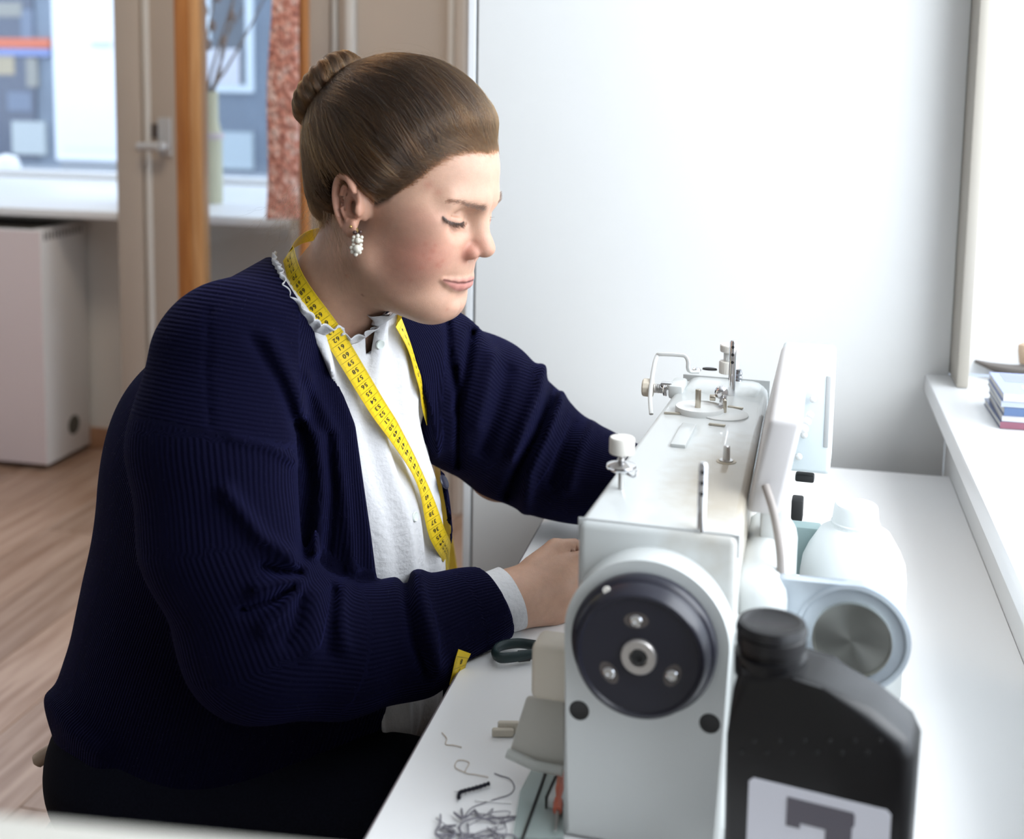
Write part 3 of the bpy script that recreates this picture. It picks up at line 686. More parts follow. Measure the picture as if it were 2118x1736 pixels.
def front_attachments():
    # cream lever housing at the front of the column and its black seal
    a = mly(1107, 1318, .04); b = mly(1166, 1440, .04)
    MB().box(a.x, b.x+.012, .025, .06, b.z, a.z, .006, 3).build('lever_housing', m_cream, mach)
    c = mly(1160, 1380, .035)
    MB().box(-.0655, -.063, .03, .06, c.z-.03, c.z+.028, .001).build('lever_slot', m_blk2, mach)
    MB().cyl((-.063, .05, mly(1155, 1322, .05).z), (-.070, .05, mly(1155, 1322, .05).z), .0125, n=24, bev=.002).build('rubber_button', mat('dark_button', (.05, .05, .06), .5), mach)
    # translucent chute stepping down to the bed
    p = [mly(1088, 1445, .045), mly(1166, 1445, .045), mly(1166, 1592, .03), mly(1052, 1560, .03)]
    ch = MB(); 
    A = [ch.b.verts.new(v) for v in p]; B = [ch.b.verts.new(v+Vector((0, .006, .0))) for v in p]
    ch.b.faces.new(A); ch.b.faces.new(B[::-1])
    for k in range(4): ch.b.faces.new((A[k], B[k], B[(k+1) % 4], A[(k+1) % 4]))
    bmesh.ops.bevel(ch.b, geom=list(ch.b.edges), offset=.0015, segments=2, profile=.5, affect='EDGES')
    ch.build('chute', mat('milky_plastic', (.64, .62, .56), .35, trans=.25), mach)
    q0 = mly(1050, 1558, .03); q1 = mly(1166, 1590, .03)
    MB().tube([q0, q0*.5+q1*.5+Vector((0, -.004, -.002)), q1+Vector((0, -.004, 0))], .0045, 12).build('chute_lip', mat('milky_plastic2', (.70, .72, .68), .3, trans=.3), mach)
    # clear cover lying on the bed left of the column
    z = .002
    pts = [mlz(x, y, z) for (x, y) in ((1158, 1480), (1166, 1500), (1166, 1736), (1060, 1736), (1075, 1640))]
    MB().prism([(v.x, v.y) for v in pts], .0008, .0030, None, 0).build('bed_cover', m_clear, mach, smooth=False)
    l0 = mlz(1166, 1492, .0035); l1 = mlz(1072, 1760, .0035)
    MB().tube([l0, l1], .0013, 6).build('bed_slot', m_blk2, mach)
front_attachments()

# ------------------------------------------------------------------ bottles and small things
def oil_bottle():
    # black flat oil bottle close to the camera; its axes follow the label's edges
    by = .80
    D0 = CAM + ray(1700, 1500)*by/ray(1700, 1500)[1]
    yaw = rad(-24)
    n = np.array([sin(-yaw), -cos(yaw), 0]); n = np.array([-sin(rad(24)), -cos(rad(24)), 0])
    ex = np.array([cos(rad(24)), -sin(rad(24)), 0])
    O = np.array([D0[0], D0[1], TZ])
    def loc(x, y, off=0.):
        P = at_plane(x, y, O+n*off, n); d = P-O; return float(d@ex), float(d[2])
    e = empty('oil_bottle', Vector(O), -rad(24))
    # local x = ex, local y = -n (away from the camera), z up
    m_b = mat('black_bottle_plastic', (.004, .0038, .0048), .34, spec=.5)
    xl, _ = loc(1500, 1600, .0); xr, zs = loc(1886, 1540, .0)
    sh = [loc(1640, 1405), loc(1700, 1425), loc(1800, 1475), loc(1890, 1530)]
    ztop = loc(1590, 1395)[1]
    dp = .052
    poly = [(xl, .0005), (xr, .0005), (xr+.002, zs-.012), (xr-.004, zs), (sh[2][0], sh[2][1]), (sh[1][0], sh[1][1]), (sh[0][0], ztop), (loc(1525, 1400)[0], ztop), (xl+.001, ztop-.02), (xl, ztop-.05)]
    M = Matrix.Translation((0, dp, 0)) @ Matrix.Rotation(rad(90), 4, 'X')
    MB().prism(poly, 0, dp, M, .010, 4).build('body', m_b, e)
    # recessed grip at shoulder front: raised arc ridge
    r0 = [loc(1505, 1440, .0005), loc(1600, 1450, .0005), loc(1700, 1480, .0005), loc(1790, 1525, .0005), loc(1875, 1570, .0005)]
    for k in range(2):
        row = []
        for i in range(6):
            x, z = loc(1560+i*52-26*k, 1532+24*k, .0)
            row.append((x, z))
        for (x, z) in row: MB().sphere((x, -.0003, z), .0016, 1, .6, 1, 10, 6).build('grip_dot', m_b, e)
    # neck and cap
    cx, cz = loc(1592, 1398, -dp/2); yc = dp/2
    rcap = (loc(1668, 1330, -dp/2)[0]-loc(1522, 1330, -dp/2)[0])/2
    zc1 = loc(1592, 1285, -dp/2)[1]
    MB().lathe([(0, ztop-.012), (rcap*1.0, ztop-.012), (rcap*1.02, ztop+.004), (rcap*.9, ztop+.005), (rcap*.9, ztop+.012), (0, ztop+.012)], Matrix.Translation((cx, yc, 0)), 48).build('neck_ring', m_b, e)
    z0 = ztop+.010
    MB().lathe([(0, z0), (rcap*.97, z0), (rcap*.97, z0+.008), (rcap*.93, z0+.009), (rcap, z0+.010), (rcap*.99, zc1-.004), (rcap*.93, zc1), (rcap*.80, zc1+.0005), (rcap*.72, zc1-.0006), (0, zc1-.0006)], Matrix.Translation((cx, yc, 0)), 72, star=lambda k, n: 1+.012*(k % 2)).build('cap', mat('black_cap', (.009, .0085, .010), .35), e)
    # white label with a dark numeral
    la = [loc(1549, 1608, .0012), loc(1844, 1668, .0012)]
    x0, x1 = la[0][0], la[1][0]; zt0 = la[0][1]; zt1 = la[1][1]
    zt_ = max(zt0, zt1)-.004
    lb = MB().prism([(x0, .03), (x1, .03), (x1, zt_-.003), (x1-.003, zt_), (x0+.003, zt_), (x0, zt_-.003)], .0, .0006, Matrix.Translation((0, -.0001, 0)) @ Matrix.Rotation(rad(90), 4, 'X')).build('label', mat('white_label_paper', (.66, .66, .72), .6), e, smooth=False)
    def q(x, y): return loc(x, y, .0012)
    g = [q(1628, 1650), q(1768, 1680), q(1770, 1694), q(1764, 1704), q(1762, 1780)]
    gx0, gx1 = q(1628, 1650)[0], q(1768, 1690)[0]; gz = (q(1628, 1650)[1]+q(1768, 1682)[1])/2
    st = q(1708, 1700)[0]
    sw = (gx1-gx0)
    poly = [(gx0, gz), (gx1-.001, gz), (gx1, gz-.002), (gx1, gz-.009), (gx1-.0015, gz-.011), (gx1-.0015, gz-.06), (st, gz-.06), (st, gz-.017), (gx0+.0095, gz-.017), (gx0+.0095, gz-.021), (gx0, gz-.021)]
    MB().prism(poly, .0, .0003, Matrix.Translation((0, -.0008, 0)) @ Matrix.Rotation(rad(90), 4, 'X')).build('printed_numeral', mat('grey_print', (.11, .10, .12), .6), lb, smooth=False)
    tag(e, 'black plastic oil bottle with screw cap and white label in the right foreground', 'bottle')
oil_bottle()

def white_bottle():
    # milky white bottle behind the puller bracket
    P = at_z(1762, 1330, TZ+.02); 
    WD = 1.175; D = CAM+ray(1766, 1150)*WD/ray(1762, 1150)[1]; s = WD/FP
    e = empty('white_bottle', (D[0], D[1], TZ+.0005))
    m = mat('milky_white_plastic', (.80, .84, .84), .35, sss=None, trans=.15)
    zt_ = CAM[2]+(ray(1762, 1055)*1.16/ray(1762, 1055)[1])[2]-TZ
    zs = CAM[2]+(ray(1762, 1100)*1.16/ray(1762, 1100)[1])[2]-TZ
    zb = CAM[2]+(ray(1762, 1185)*1.16/ray(1762, 1185)[1])[2]-TZ
    R = 112*s; r = 50*s
    MB().lathe([(0, 0), (R*.96, 0), (R, .004), (R, zb-.01), (R*.96, zb+.006), (R*.86, zb+.018), (R*.66, zs-.006), (r*1.05, zs), (r*1.0, zs+.003), (0, zs+.003)], None, 64).build('body', m, e)
    MB().lathe([(0, zs), (r*1.02, zs), (r*1.02, zs+.004), (r*.97, zs+.005), (r*.90, zt_-.002), (r*.84, zt_), (0, zt_)], None, 60, star=lambda k, n: 1+.012*(k % 2)).build('cap', m, e)
    tag(e, 'milky white round plastic bottle standing behind the steel puller disc', 'bottle')
white_bottle()

def small_things():
    # thread snips: rounded loop handle with steel blades
    e = empty('thread_snips', Vector(at_z(1062, 1360, TZ)), 0)
    O = np.array(at_z(1062, 1360, TZ))
    def p(x, y, z): return Vector(at_z(x, y, TZ+z)-O)
    pts = spline([p(1108, 1335, .010), p(1070, 1331, .010), p(1035, 1337, .010), p(1023, 1350, .010), p(1034, 1361, .010), p(1060, 1360, .010), p(1085, 1356, .010), p(1112, 1352, .010)], 50)
    MB().tube([Vector(v) for v in pts], .0036, 14, flat=1.5).build('handle_loop', mat('dark_green_rubber', (.018, .035, .038), .45), e)
    a = p(1072, 1358, .009); b = p(1150, 1350, .009); d = (b-a)
    MB().tube([a, a+d*.3], .0042, 12, flat=1.5).build('grip_sleeve', m_blk2, e)
    MB().tube([a+d*.2, b], .0022, 8, flat=2.).build('blade', m_steel, e)
    MB().tube([p(1100, 1334, .010), p(1150, 1344, .009)], .0022, 8, flat=2.).build('blade', m_steel, e)
    tag(e, 'thread snips with dark green loop handle lying beside the wrist', 'snips')
    # black twisted scrap of thread
    O = np.array(at_z(975, 1640, TZ))
    q = spline([at_z(949, 1652, TZ+.002)-O, at_z(950, 1642, TZ+.003)-O, at_z(958, 1637, TZ+.003)-O, at_z(985, 1630, TZ+.003)-O, at_z(1012, 1621, TZ+.003)-O], 40)
    sc = MB(); sc.tube([Vector(v) for v in q], [.0011+.0008*abs(sin(i*1.1)) for i in range(40)], 8)
    for i in range(10):
        c = q[RNG.integers(0, 40)]; dd = RNG.normal(0, .004, 3); dd[2] = abs(dd[2])*.3
        sc.tube([Vector(c), Vector(c+dd)], .0002, 4)
    o = sc.build('thread_scrap', mat('black_thread', (.012, .012, .02), .9)); o.location = Vector(O); tag(o, 'short black twist of thread on the table in front of the tangled threads', 'thread')
    # tangle of grey threads
    tg = MB(); O = np.array(at_z(1000, 1700, TZ))
    m_th = mat('grey_thread', (.20, .19, .22), .9)
    for i in range(14):
        c = np.array([980+RNG.normal(0, 40), 1712+RNG.normal(0, 22)])
        n = RNG.integers(5, 9); pp = [c]
        an = RNG.uniform(0, 2*pi)
        for k in range(n):
            an += RNG.normal(.6, .5); c = c+np.array([cos(an)*44, sin(an)*22]); c = c+(np.array([985, 1715])-c)*(.10+.5*float(abs(c[0]-985) > 95 or abs(c[1]-1715) > 48)); pp.append(c)
        P3 = [np.array(at_z(x, y, TZ+.0012+.004*RNG.random()))-O for x, y in pp]
        tg.tube([Vector(v) for v in spline(P3, 40)], .00042+.0004*(RNG.random() < .4), 5)
    o = tg.build('thread_tangle', m_th); o.location = Vector(O); tag(o, 'loose tangle of grey sewing threads at the bottom edge of the table', 'thread', kind='stuff')
    # single grey thread curling towards the tangle, pale thread curl, glass headed pin
    def line(name, pts, r, m, label, cat):
        O = np.array(at_z(*pts[len(pts)//2], TZ)); P3 = [np.array(at_z(x, y, TZ+r+.0003))-O for x, y in pts]
        w = MB(); w.tube([Vector(v) for v in spline(P3, 50)], r, 6); o = w.build(name, m); o.location = Vector(O); tag(o, label, cat)
    line('loose_thread', [(1023, 1600), (1035, 1605), (1055, 1612), (1064, 1628), (1055, 1643), (1030, 1652), (1000, 1662), (975, 1672), (960, 1690)], .00045, m_th, 'single grey thread curling beside the clear bed cover', 'thread')
    m_pt = mat('pale_thread', (.62, .54, .46), .9)
    line('pale_thread', [(914, 1516), (924, 1528), (922, 1540), (938, 1542), (955, 1546)], .0005, m_pt, 'short pale thread snippet nearest the table edge', 'thread')
    line('pale_thread', [(965, 1600), (942, 1588), (948, 1573), (970, 1578), (962, 1598), (985, 1603), (1010, 1608)], .00045, m_pt, 'pale looped thread above the black thread scrap', 'thread')
    line('pin', [(983, 1657), (1000, 1658), (1030, 1660), (1058, 1662)], .0007, m_chrome, 'thin steel pin lying on the tangled threads', 'pin')
    # fabric scrap
    O = np.array(at_z(1045, 1525, TZ)); sc = MB()
    for (x0, y0, h) in ((1040, 1524, .008), (1052, 1518, .012)):
        a = np.array(at_z(x0, y0, TZ))-O; sc.box(a[0]-.010, a[0]+.010, a[1]-.003, a[1]+.003, .0004, h, .002, 2)
    o = sc.build('fabric_scrap', mat('cream_cloth', (.62, .57, .48), .9, bump=(200, .4))); o.location = Vector(O); tag(o, 'small cream fabric scrap beside the milky chute', 'fabric')
    # seam ripper / screwdriver with red handle
    O = np.array(at_z(1155, 1650, TZ+.004)); e = empty('screwdriver', Vector(O))
    a = Vector(at_z(1162, 1600, TZ+.0085)-O); b = Vector(at_z(1153, 1678, TZ+.0085)-O); c = Vector(at_z(1149, 1720, TZ+.006)-O)
    MB().tube([a, a*.5+b*.5, b], [.0042, .0050, .0038], 8).build('handle', mat('coral_plastic', (.62, .16, .10), .3), e)
    MB().tube([b, c], [.0016, .0012], 10).build('shank', m_steel, e)
    tag(e, 'small screwdriver with coral red handle lying against the machine column', 'screwdriver')
small_things()

def ledge_things():
    # grey saucer with a beige cup foot
    Q = at_rz(2092, 775, LZ); e = empty('stone_dish', RM(Q[0], Q[1], LZ+.001), -TH)
    s = np.linalg.norm(np.array(RM(*Q[:2], LZ))-CAM)/FP
    R = 72*s
    MB().lathe([(0, 0), (R*.45, 0), (R*.50, .004), (R*.98, .017), (R, .0205), (R*.97, .022), (R*.6, .019), (0, .017)], None, 56).build('dish', mat('warm_grey_stone', (.13, .115, .105), .8, noise=(60, .3, (.10, .088, .08))), e)
    tag(e, 'round warm grey stone dish on the right window ledge', 'dish')
    c = MB().lathe([(0, 0), (R*.40, 0), (R*.44, .02), (R*.44, .03), (R*.36, .034), (0, .034)], None, 36).build('wooden_pot', wood('pot_wood', (.45, .32, .22), (.60, .46, .34), (80, 80, 8)))
    c.location = RM(Q[0]+R*.42, Q[1]+R*.1, LZ+.021); tag(c, 'small beige wooden pot standing on the grey stone dish', 'pot')
    # magazines in a pile
    P0 = at_rz(2070, 888, LZ); z = LZ+.0006
    cols = [((.26, .10, .14), (.10, .14, .28)), ((.55, .55, .60), (.5, .5, .55)), ((.10, .16, .30), (.14, .2, .35)), ((.45, .50, .58), (.3, .36, .5)), ((.60, .62, .66), (.28, .34, .62))]
    for i, (c1, c2) in enumerate(cols):
        h = [.009, .008, .011, .008, .010][i]
        e = empty('magazine', RM(P0[0]+.002*(i % 3), P0[1]+.0015*(i % 2)+.003, z), -TH+rad([1, -1, .5, -.6, 0][i]))
        MB().box(0, .20, .0, .125, .0008, h-.0012, .0003, 1).build('pages', mat('magazine_pages', (.62, .62, .60), .8), e, smooth=False)
        cv = MB().box(-.001, .20, -.001, .126, h-.0012, h, .0003, 1).build('cover', mat('magazine_cover_%d' % i, c2, .25), e, smooth=False)
        MB().box(-.001, .20, -.0012, .0, .0, h, .0002, 1).build('spine', mat('magazine_spine_%d' % i, c1, .35), e, smooth=False)
        MB().box(-.001, .20, -.001, .126, .0, .0008).build('back_cover', mat('magazine_cover_%d' % i, c2, .25), e, smooth=False)
        if i == 4:
            MB().box(.03, .10, .01, .05, h, h+.0002).build('cover_print', mat('white_print', (.85, .85, .88), .4), cv, smooth=False)
            MB().box(.012, .06, .07, .12, h, h+.0002).build('cover_print', mat('violet_print', (.25, .28, .62), .4), cv, smooth=False)
        lab = ['bottom magazine with wine red spine in the pile on the right ledge', 'second magazine from the bottom of the pile, pale grey spine', 'middle magazine of the pile, dark navy spine', 'second magazine from the top of the pile, light blue spine', 'top magazine of the pile with violet cover, on the right ledge'][i]
        tag(e, lab, 'magazine', 'magazines piled on the right ledge'); z += h+.0003
ledge_things()

def near_board():
    # pale cabinet top right in front of the camera, lower left
    b = .42
    p = at_plane(0, 1676, (0, b, 0), (0, 1, 0)); q = at_plane(745, 1748, (0, b, 0), (0, 1, 0))
    ang = math.atan2(q[1]-p[1], q[0]-p[0])
    z = min(p[2], q[2])
    e = empty('low_cabinet', (0, 0, 0))
    P = at_z(0, 1676, 1.13); Q = at_z(745, 1748, 1.13)
    d = Vector((Q[0]-P[0], Q[1]-P[1], 0)).normalized(); n = Vector((d.y, -d.x, 0))
    A = Vector((P[0], P[1], 0))-d*.30; L_ = .30+(Vector((Q[0], Q[1], 0))-Vector((P[0], P[1], 0))).length+.06
    e.location = A; e.rotation_euler = (0, 0, math.atan2(d.y, d.x))
    m = mat('warm_white_board', (.46, .45, .41), .55)
    MB().box(0, L_, -.16, 0, 1.105, 1.13, .004).build('top_board', m, e)
    MB().box(.01, L_-.01, -.15, -.01, .06, 1.105, .003).build('carcass', m, e)
    MB().box(.03, L_-.03, -.14, -.02, 0, .06, .002).build('plinth', m_dark, e)
    tag(e, 'warm white cabinet top blurred across the lower left foreground', 'cabinet')
near_board()
# ================================================================== THE SEAMSTRESS

# ---- signed distance toolbox (numpy)
def smin(a, b, k):
    if k <= 0: return np.minimum(a, b)
    h = np.maximum(k-np.abs(a-b), 0)/k; return np.minimum(a, b)-h*h*k*.25
def smax(a, b, k): return -smin(-a, -b, k)
def ell(P, c, r, R=None):
    q = P-np.array(c)
    if R is not None: q = q @ np.array(R).T           # rows of R = local axes
    r = np.array(r); k0 = np.linalg.norm(q/r, axis=1); k1 = np.linalg.norm(q/(r*r), axis=1)+1e-9
    return k0*(k0-1)/k1
def cap(P, a, b, ra, rb=None):
    a = np.array(a, float); b = np.array(b, float); rb = ra if rb is None else rb
    ba = b-a; h = np.clip(((P-a)@ba)/(ba@ba), 0, 1)
    return np.linalg.norm(P-a-h[:, None]*ba, axis=1)-(ra+(rb-ra)*h)
def chain(P, pts, rad_, k=.02):
    d = None
    for i in range(len(pts)-1):
        e = cap(P, pts[i], pts[i+1], rad_[i], rad_[i+1]); d = e if d is None else smin(d, e, k)
    return d
def grad(f, P, e=2.5e-4):
    g = np.empty_like(P)
    f0 = f(P)
    for i in range(3):
        o = np.zeros(3); o[i] = e; g[:, i] = (f(P+o)-f0)/e
    return g
def newton(f, V, n=3, lim=.004):
    for _ in range(n):
        d = f(V); g = grad(f, V); q = (g*g).sum(1)+1e-6
        st = -(d/q)[:, None]*g; L_ = np.linalg.norm(st, axis=1)
        st *= np.minimum(1, lim/np.maximum(L_, 1e-9))[:, None]
        V = V+st
    return V
def surface_nets(f, xs, ys, zs, chunk=600000):
    nx, ny, nz = len(xs), len(ys), len(zs)
    G = np.stack(np.meshgrid(xs, ys, zs, indexing='ij'), -1).reshape(-1, 3)
    v = np.empty(len(G), np.float32)
    for i in range(0, len(G), chunk): v[i:i+chunk] = f(G[i:i+chunk])
    v = v.reshape(nx, ny, nz); del G
    s = v < 0
    c = np.zeros((nx-1, ny-1, nz-1), np.int8)
    for dx in (0, 1):
        for dy in (0, 1):
            for dz in (0, 1): c += s[dx:nx-1+dx, dy:ny-1+dy, dz:nz-1+dz]
    act = (c > 0) & (c < 8); idx = np.full(act.shape, -1, np.int64); ii = np.argwhere(act); idx[act] = np.arange(len(ii))
    acc = np.zeros((len(ii), 3)); cnt = np.zeros(len(ii)); ax = (xs, ys, zs)
    I, J, K = ii.T
    for d in range(3):
        o1, o2 = [k for k in range(3) if k != d]
        for u in (0, 1):
            for w in (0, 1):
                a = [I.copy(), J.copy(), K.copy()]; a[o1] = a[o1]+u; a[o2] = a[o2]+w
                b = [q.copy() for q in a]; b[d] = b[d]+1
                va = v[tuple(a)]; vb = v[tuple(b)]; m = (va < 0) != (vb < 0)
                t = np.where(m, va/np.where(m, va-vb, 1), 0)
                p = np.stack([ax[0][a[0]], ax[1][a[1]], ax[2][a[2]]], 1)
                p[:, d] += t*(ax[d][b[d]]-ax[d][a[d]])
                acc[m] += p[m]; cnt[m] += 1
    V = acc/np.maximum(cnt, 1)[:, None]
    F = []
    for d in range(3):
        o1, o2 = (d+1) % 3, (d+2) % 3
        sl = [slice(None)]*3; sl2 = [slice(None)]*3
        sl[d] = slice(0, -1); sl2[d] = slice(1, None)
        e = np.argwhere(s[tuple(sl)] != s[tuple(sl2)])
        ok = (e[:, o1] > 0) & (e[:, o2] > 0) & (e[:, o1] < v.shape[o1]-1) & (e[:, o2] < v.shape[o2]-1)
        e = e[ok]
        def cell(da, db):
            q = e.copy(); q[:, o1] -= da; q[:, o2] -= db; return idx[q[:, 0], q[:, 1], q[:, 2]]
        Q = np.stack([cell(1, 1), cell(0, 1), cell(0, 0), cell(1, 0)], 1)
        flip = ~s[e[:, 0], e[:, 1], e[:, 2]]
        Q[flip] = Q[flip][:, ::-1]
        F.append(Q)
    F = np.vstack(F); F = F[(F >= 0).all(1)]
    return V, F
def np_mesh(name, V, F, attrs=None, cols=None):
    me = bpy.data.meshes.new(name)
    me.vertices.add(len(V)); me.vertices.foreach_set('co', np.asarray(V, np.float32).ravel())
    if isinstance(F, np.ndarray):
        n = F.shape[1]; me.loops.add(F.size); me.loops.foreach_set('vertex_index', F.astype(np.int32).ravel())
        me.polygons.add(len(F)); me.polygons.foreach_set('loop_start', np.arange(len(F), dtype=np.int32)*n)
        try: me.polygons.foreach_set('loop_total', np.full(len(F), n, np.int32))
        except Exception: pass
    me.update(calc_edges=True); me.validate()
    me.polygons.foreach_set('use_smooth', [True]*len(me.polygons))
    for k, a in (attrs or {}).items():
        t = me.attributes.new(k, 'FLOAT', 'POINT'); t.data.foreach_set('value', np.asarray(a, np.float32))
    for k, a in (cols or {}).items():
        t = me.color_attributes.new(k, 'FLOAT_COLOR', 'POINT')
        t.data.foreach_set('color', np.hstack([a, np.ones((len(a), 1))]).astype(np.float32).ravel())
    return me
def poly_sd(u, v, poly):
    """signed distance (negative inside) to a 2-D polygon"""
    p = np.stack([u, v], 1); n = len(poly); d = np.full(len(p), 1e18); s = np.ones(len(p))
    for i in range(n):
        a = np.array(poly[i], float); b = np.array(poly[i-1], float)
        e = b-a; w = p-a; h = np.clip((w@e)/(e@e), 0, 1); r = w-h[:, None]*e; d = np.minimum(d, (r*r).sum(1))
        c1 = p[:, 1] >= a[1]; c2 = p[:, 1] < b[1]; c3 = e[0]*w[:, 1] > e[1]*w[:, 0]
        s = np.where((c1 & c2 & c3) | (~c1 & ~c2 & ~c3), -s, s)
    return s*np.sqrt(d)
HLINE = [(.2, .084), (.112, .084), (.100, .083), (.092, .081), (.084, .075), (.077, .066), (.070, .054), (.062, .040), (.053, .025), (.044, .008), (.030, -.004), (.005, -.006), (-.022, -.028), (-.045, -.044), (-.080, -.056), (-.2, -.075), (-.2, .3), (.2, .3)]
def hair_in(Q): return -poly_sd(Q[:, 0], Q[:, 2], HLINE)          # depth behind the hairline, side view
def at(x, y, Y): d = ray(x, y); return CAM+d*Y/d[1]
def project(P):
    d = P-CAM; w = d@cf; return PX+FP*(d@cr)/w, PY-FP*(d@cu)/w
def trace(f, x, y, t0=1.0, t1=1.9):
    """first hit of pixel rays on an SDF; x, y arrays"""
    D = np.array([ray(a, b) for a, b in zip(np.atleast_1d(x), np.atleast_1d(y))]); D /= np.linalg.norm(D, axis=1)[:, None]
    t = np.full(len(D), t0); live = np.arange(len(D))
    for _ in range(140):
        st = np.clip(f(CAM+D[live]*t[live][:, None])*.8, -.02, .06); t[live] = np.minimum(t[live]+st, t1)
        live = live[(np.abs(st) > 3e-5) & (t[live] < t1)]
        if not len(live): break
    return CAM+D*t[:, None], t < t1-1e-3

# ---- head frame
PSI, THP, HDEP = rad(23), rad(15), 1.27
HS = HDEP/1.33
h_f = np.array([cos(PSI)*cos(THP), -sin(PSI)*cos(THP), -sin(THP)]); h_l = np.array([sin(PSI), cos(PSI), 0]); h_u = np.cross(h_f, h_l)
HR = np.stack([h_f, h_l, h_u])                  # rows: forward, left, up
HO = at(800, 400, HDEP)
def to_h(P): return ((P-HO) @ HR.T)/HS
def from_h(q): return HO+(np.asarray(q, float)*HS) @ HR

def ear(Q, sy):
    # plane frame: e_u up along the ear, e_v towards the back, e_w outwards
    eu = np.array([-.36, 0, .93]); eu /= np.linalg.norm(eu)
    ew = np.array([-.42, sy*.90, .05]); ew -= eu*(ew@eu); ew /= np.linalg.norm(ew)
    ev = np.cross(eu, ew)*(1 if sy > 0 else -1)
    if ev[0] > 0: ev = -ev
    q = Q-np.array([-.0015, sy*.0795, -.004]); u = q@eu; v = q@ev; w = q@ew
    wd = .0165*(1-.18*np.clip(-u/.03, 0, 1)+.08*np.clip(u/.03, 0, 1))
    e = np.sqrt((u/.0275)**2+(v/wd)**2); ang = np.arctan2(u, v)
    plate = smax(np.abs(w+.0055)-.0022, (e-1)*.017, .003)
    ring = (e-1)*.019
    hel = np.sqrt(ring**2+((w-.0005)*.7)**2)-np.where(ang > -1.3, .0031, .0026)
    front = np.clip((-v-.002)/.016, 0, 1)*np.clip((.016-u)/.022, 0, 1)      # no helix at the front below the crus
    hel = hel+front*.006
    root = ell(np.stack([u-.002, v+.009, w+.014], 1), (0, 0, 0), (.022, .0085, .010)); plate = smin(plate, root, .004)
    d = smin(plate, hel, .002)
    # antihelix ridge
    e2 = np.sqrt((u/.0165)**2+((v+.0005)/.0092)**2)
    anti = np.sqrt(((e2-1)*.012)**2+((w+.001)*.7)**2)-.0021
    anti = anti+np.clip((-v-.001)/.004, 0, 1)*.006
    d = smin(d, anti, .002)
    # concha bowl joins to the head, lobe, tragus
    lobe = ell(np.stack([u+.0255, v+.0035, w], 1), (0, 0, 0), (.0098, .0085, .0042)); d = smin(d, lobe, .005)
    trag = ell(np.stack([u+.008, v+.0150, w+.003], 1), (0, 0, 0), (.0055, .0028, .0036)); d = smin(d, trag, .006)
    bowl = ell(np.stack([u+.005, v+.0045, w-.001], 1), (0, 0, 0), (.0100, .0078, .0120)); d = smax(d, -bowl, .002)
    return d
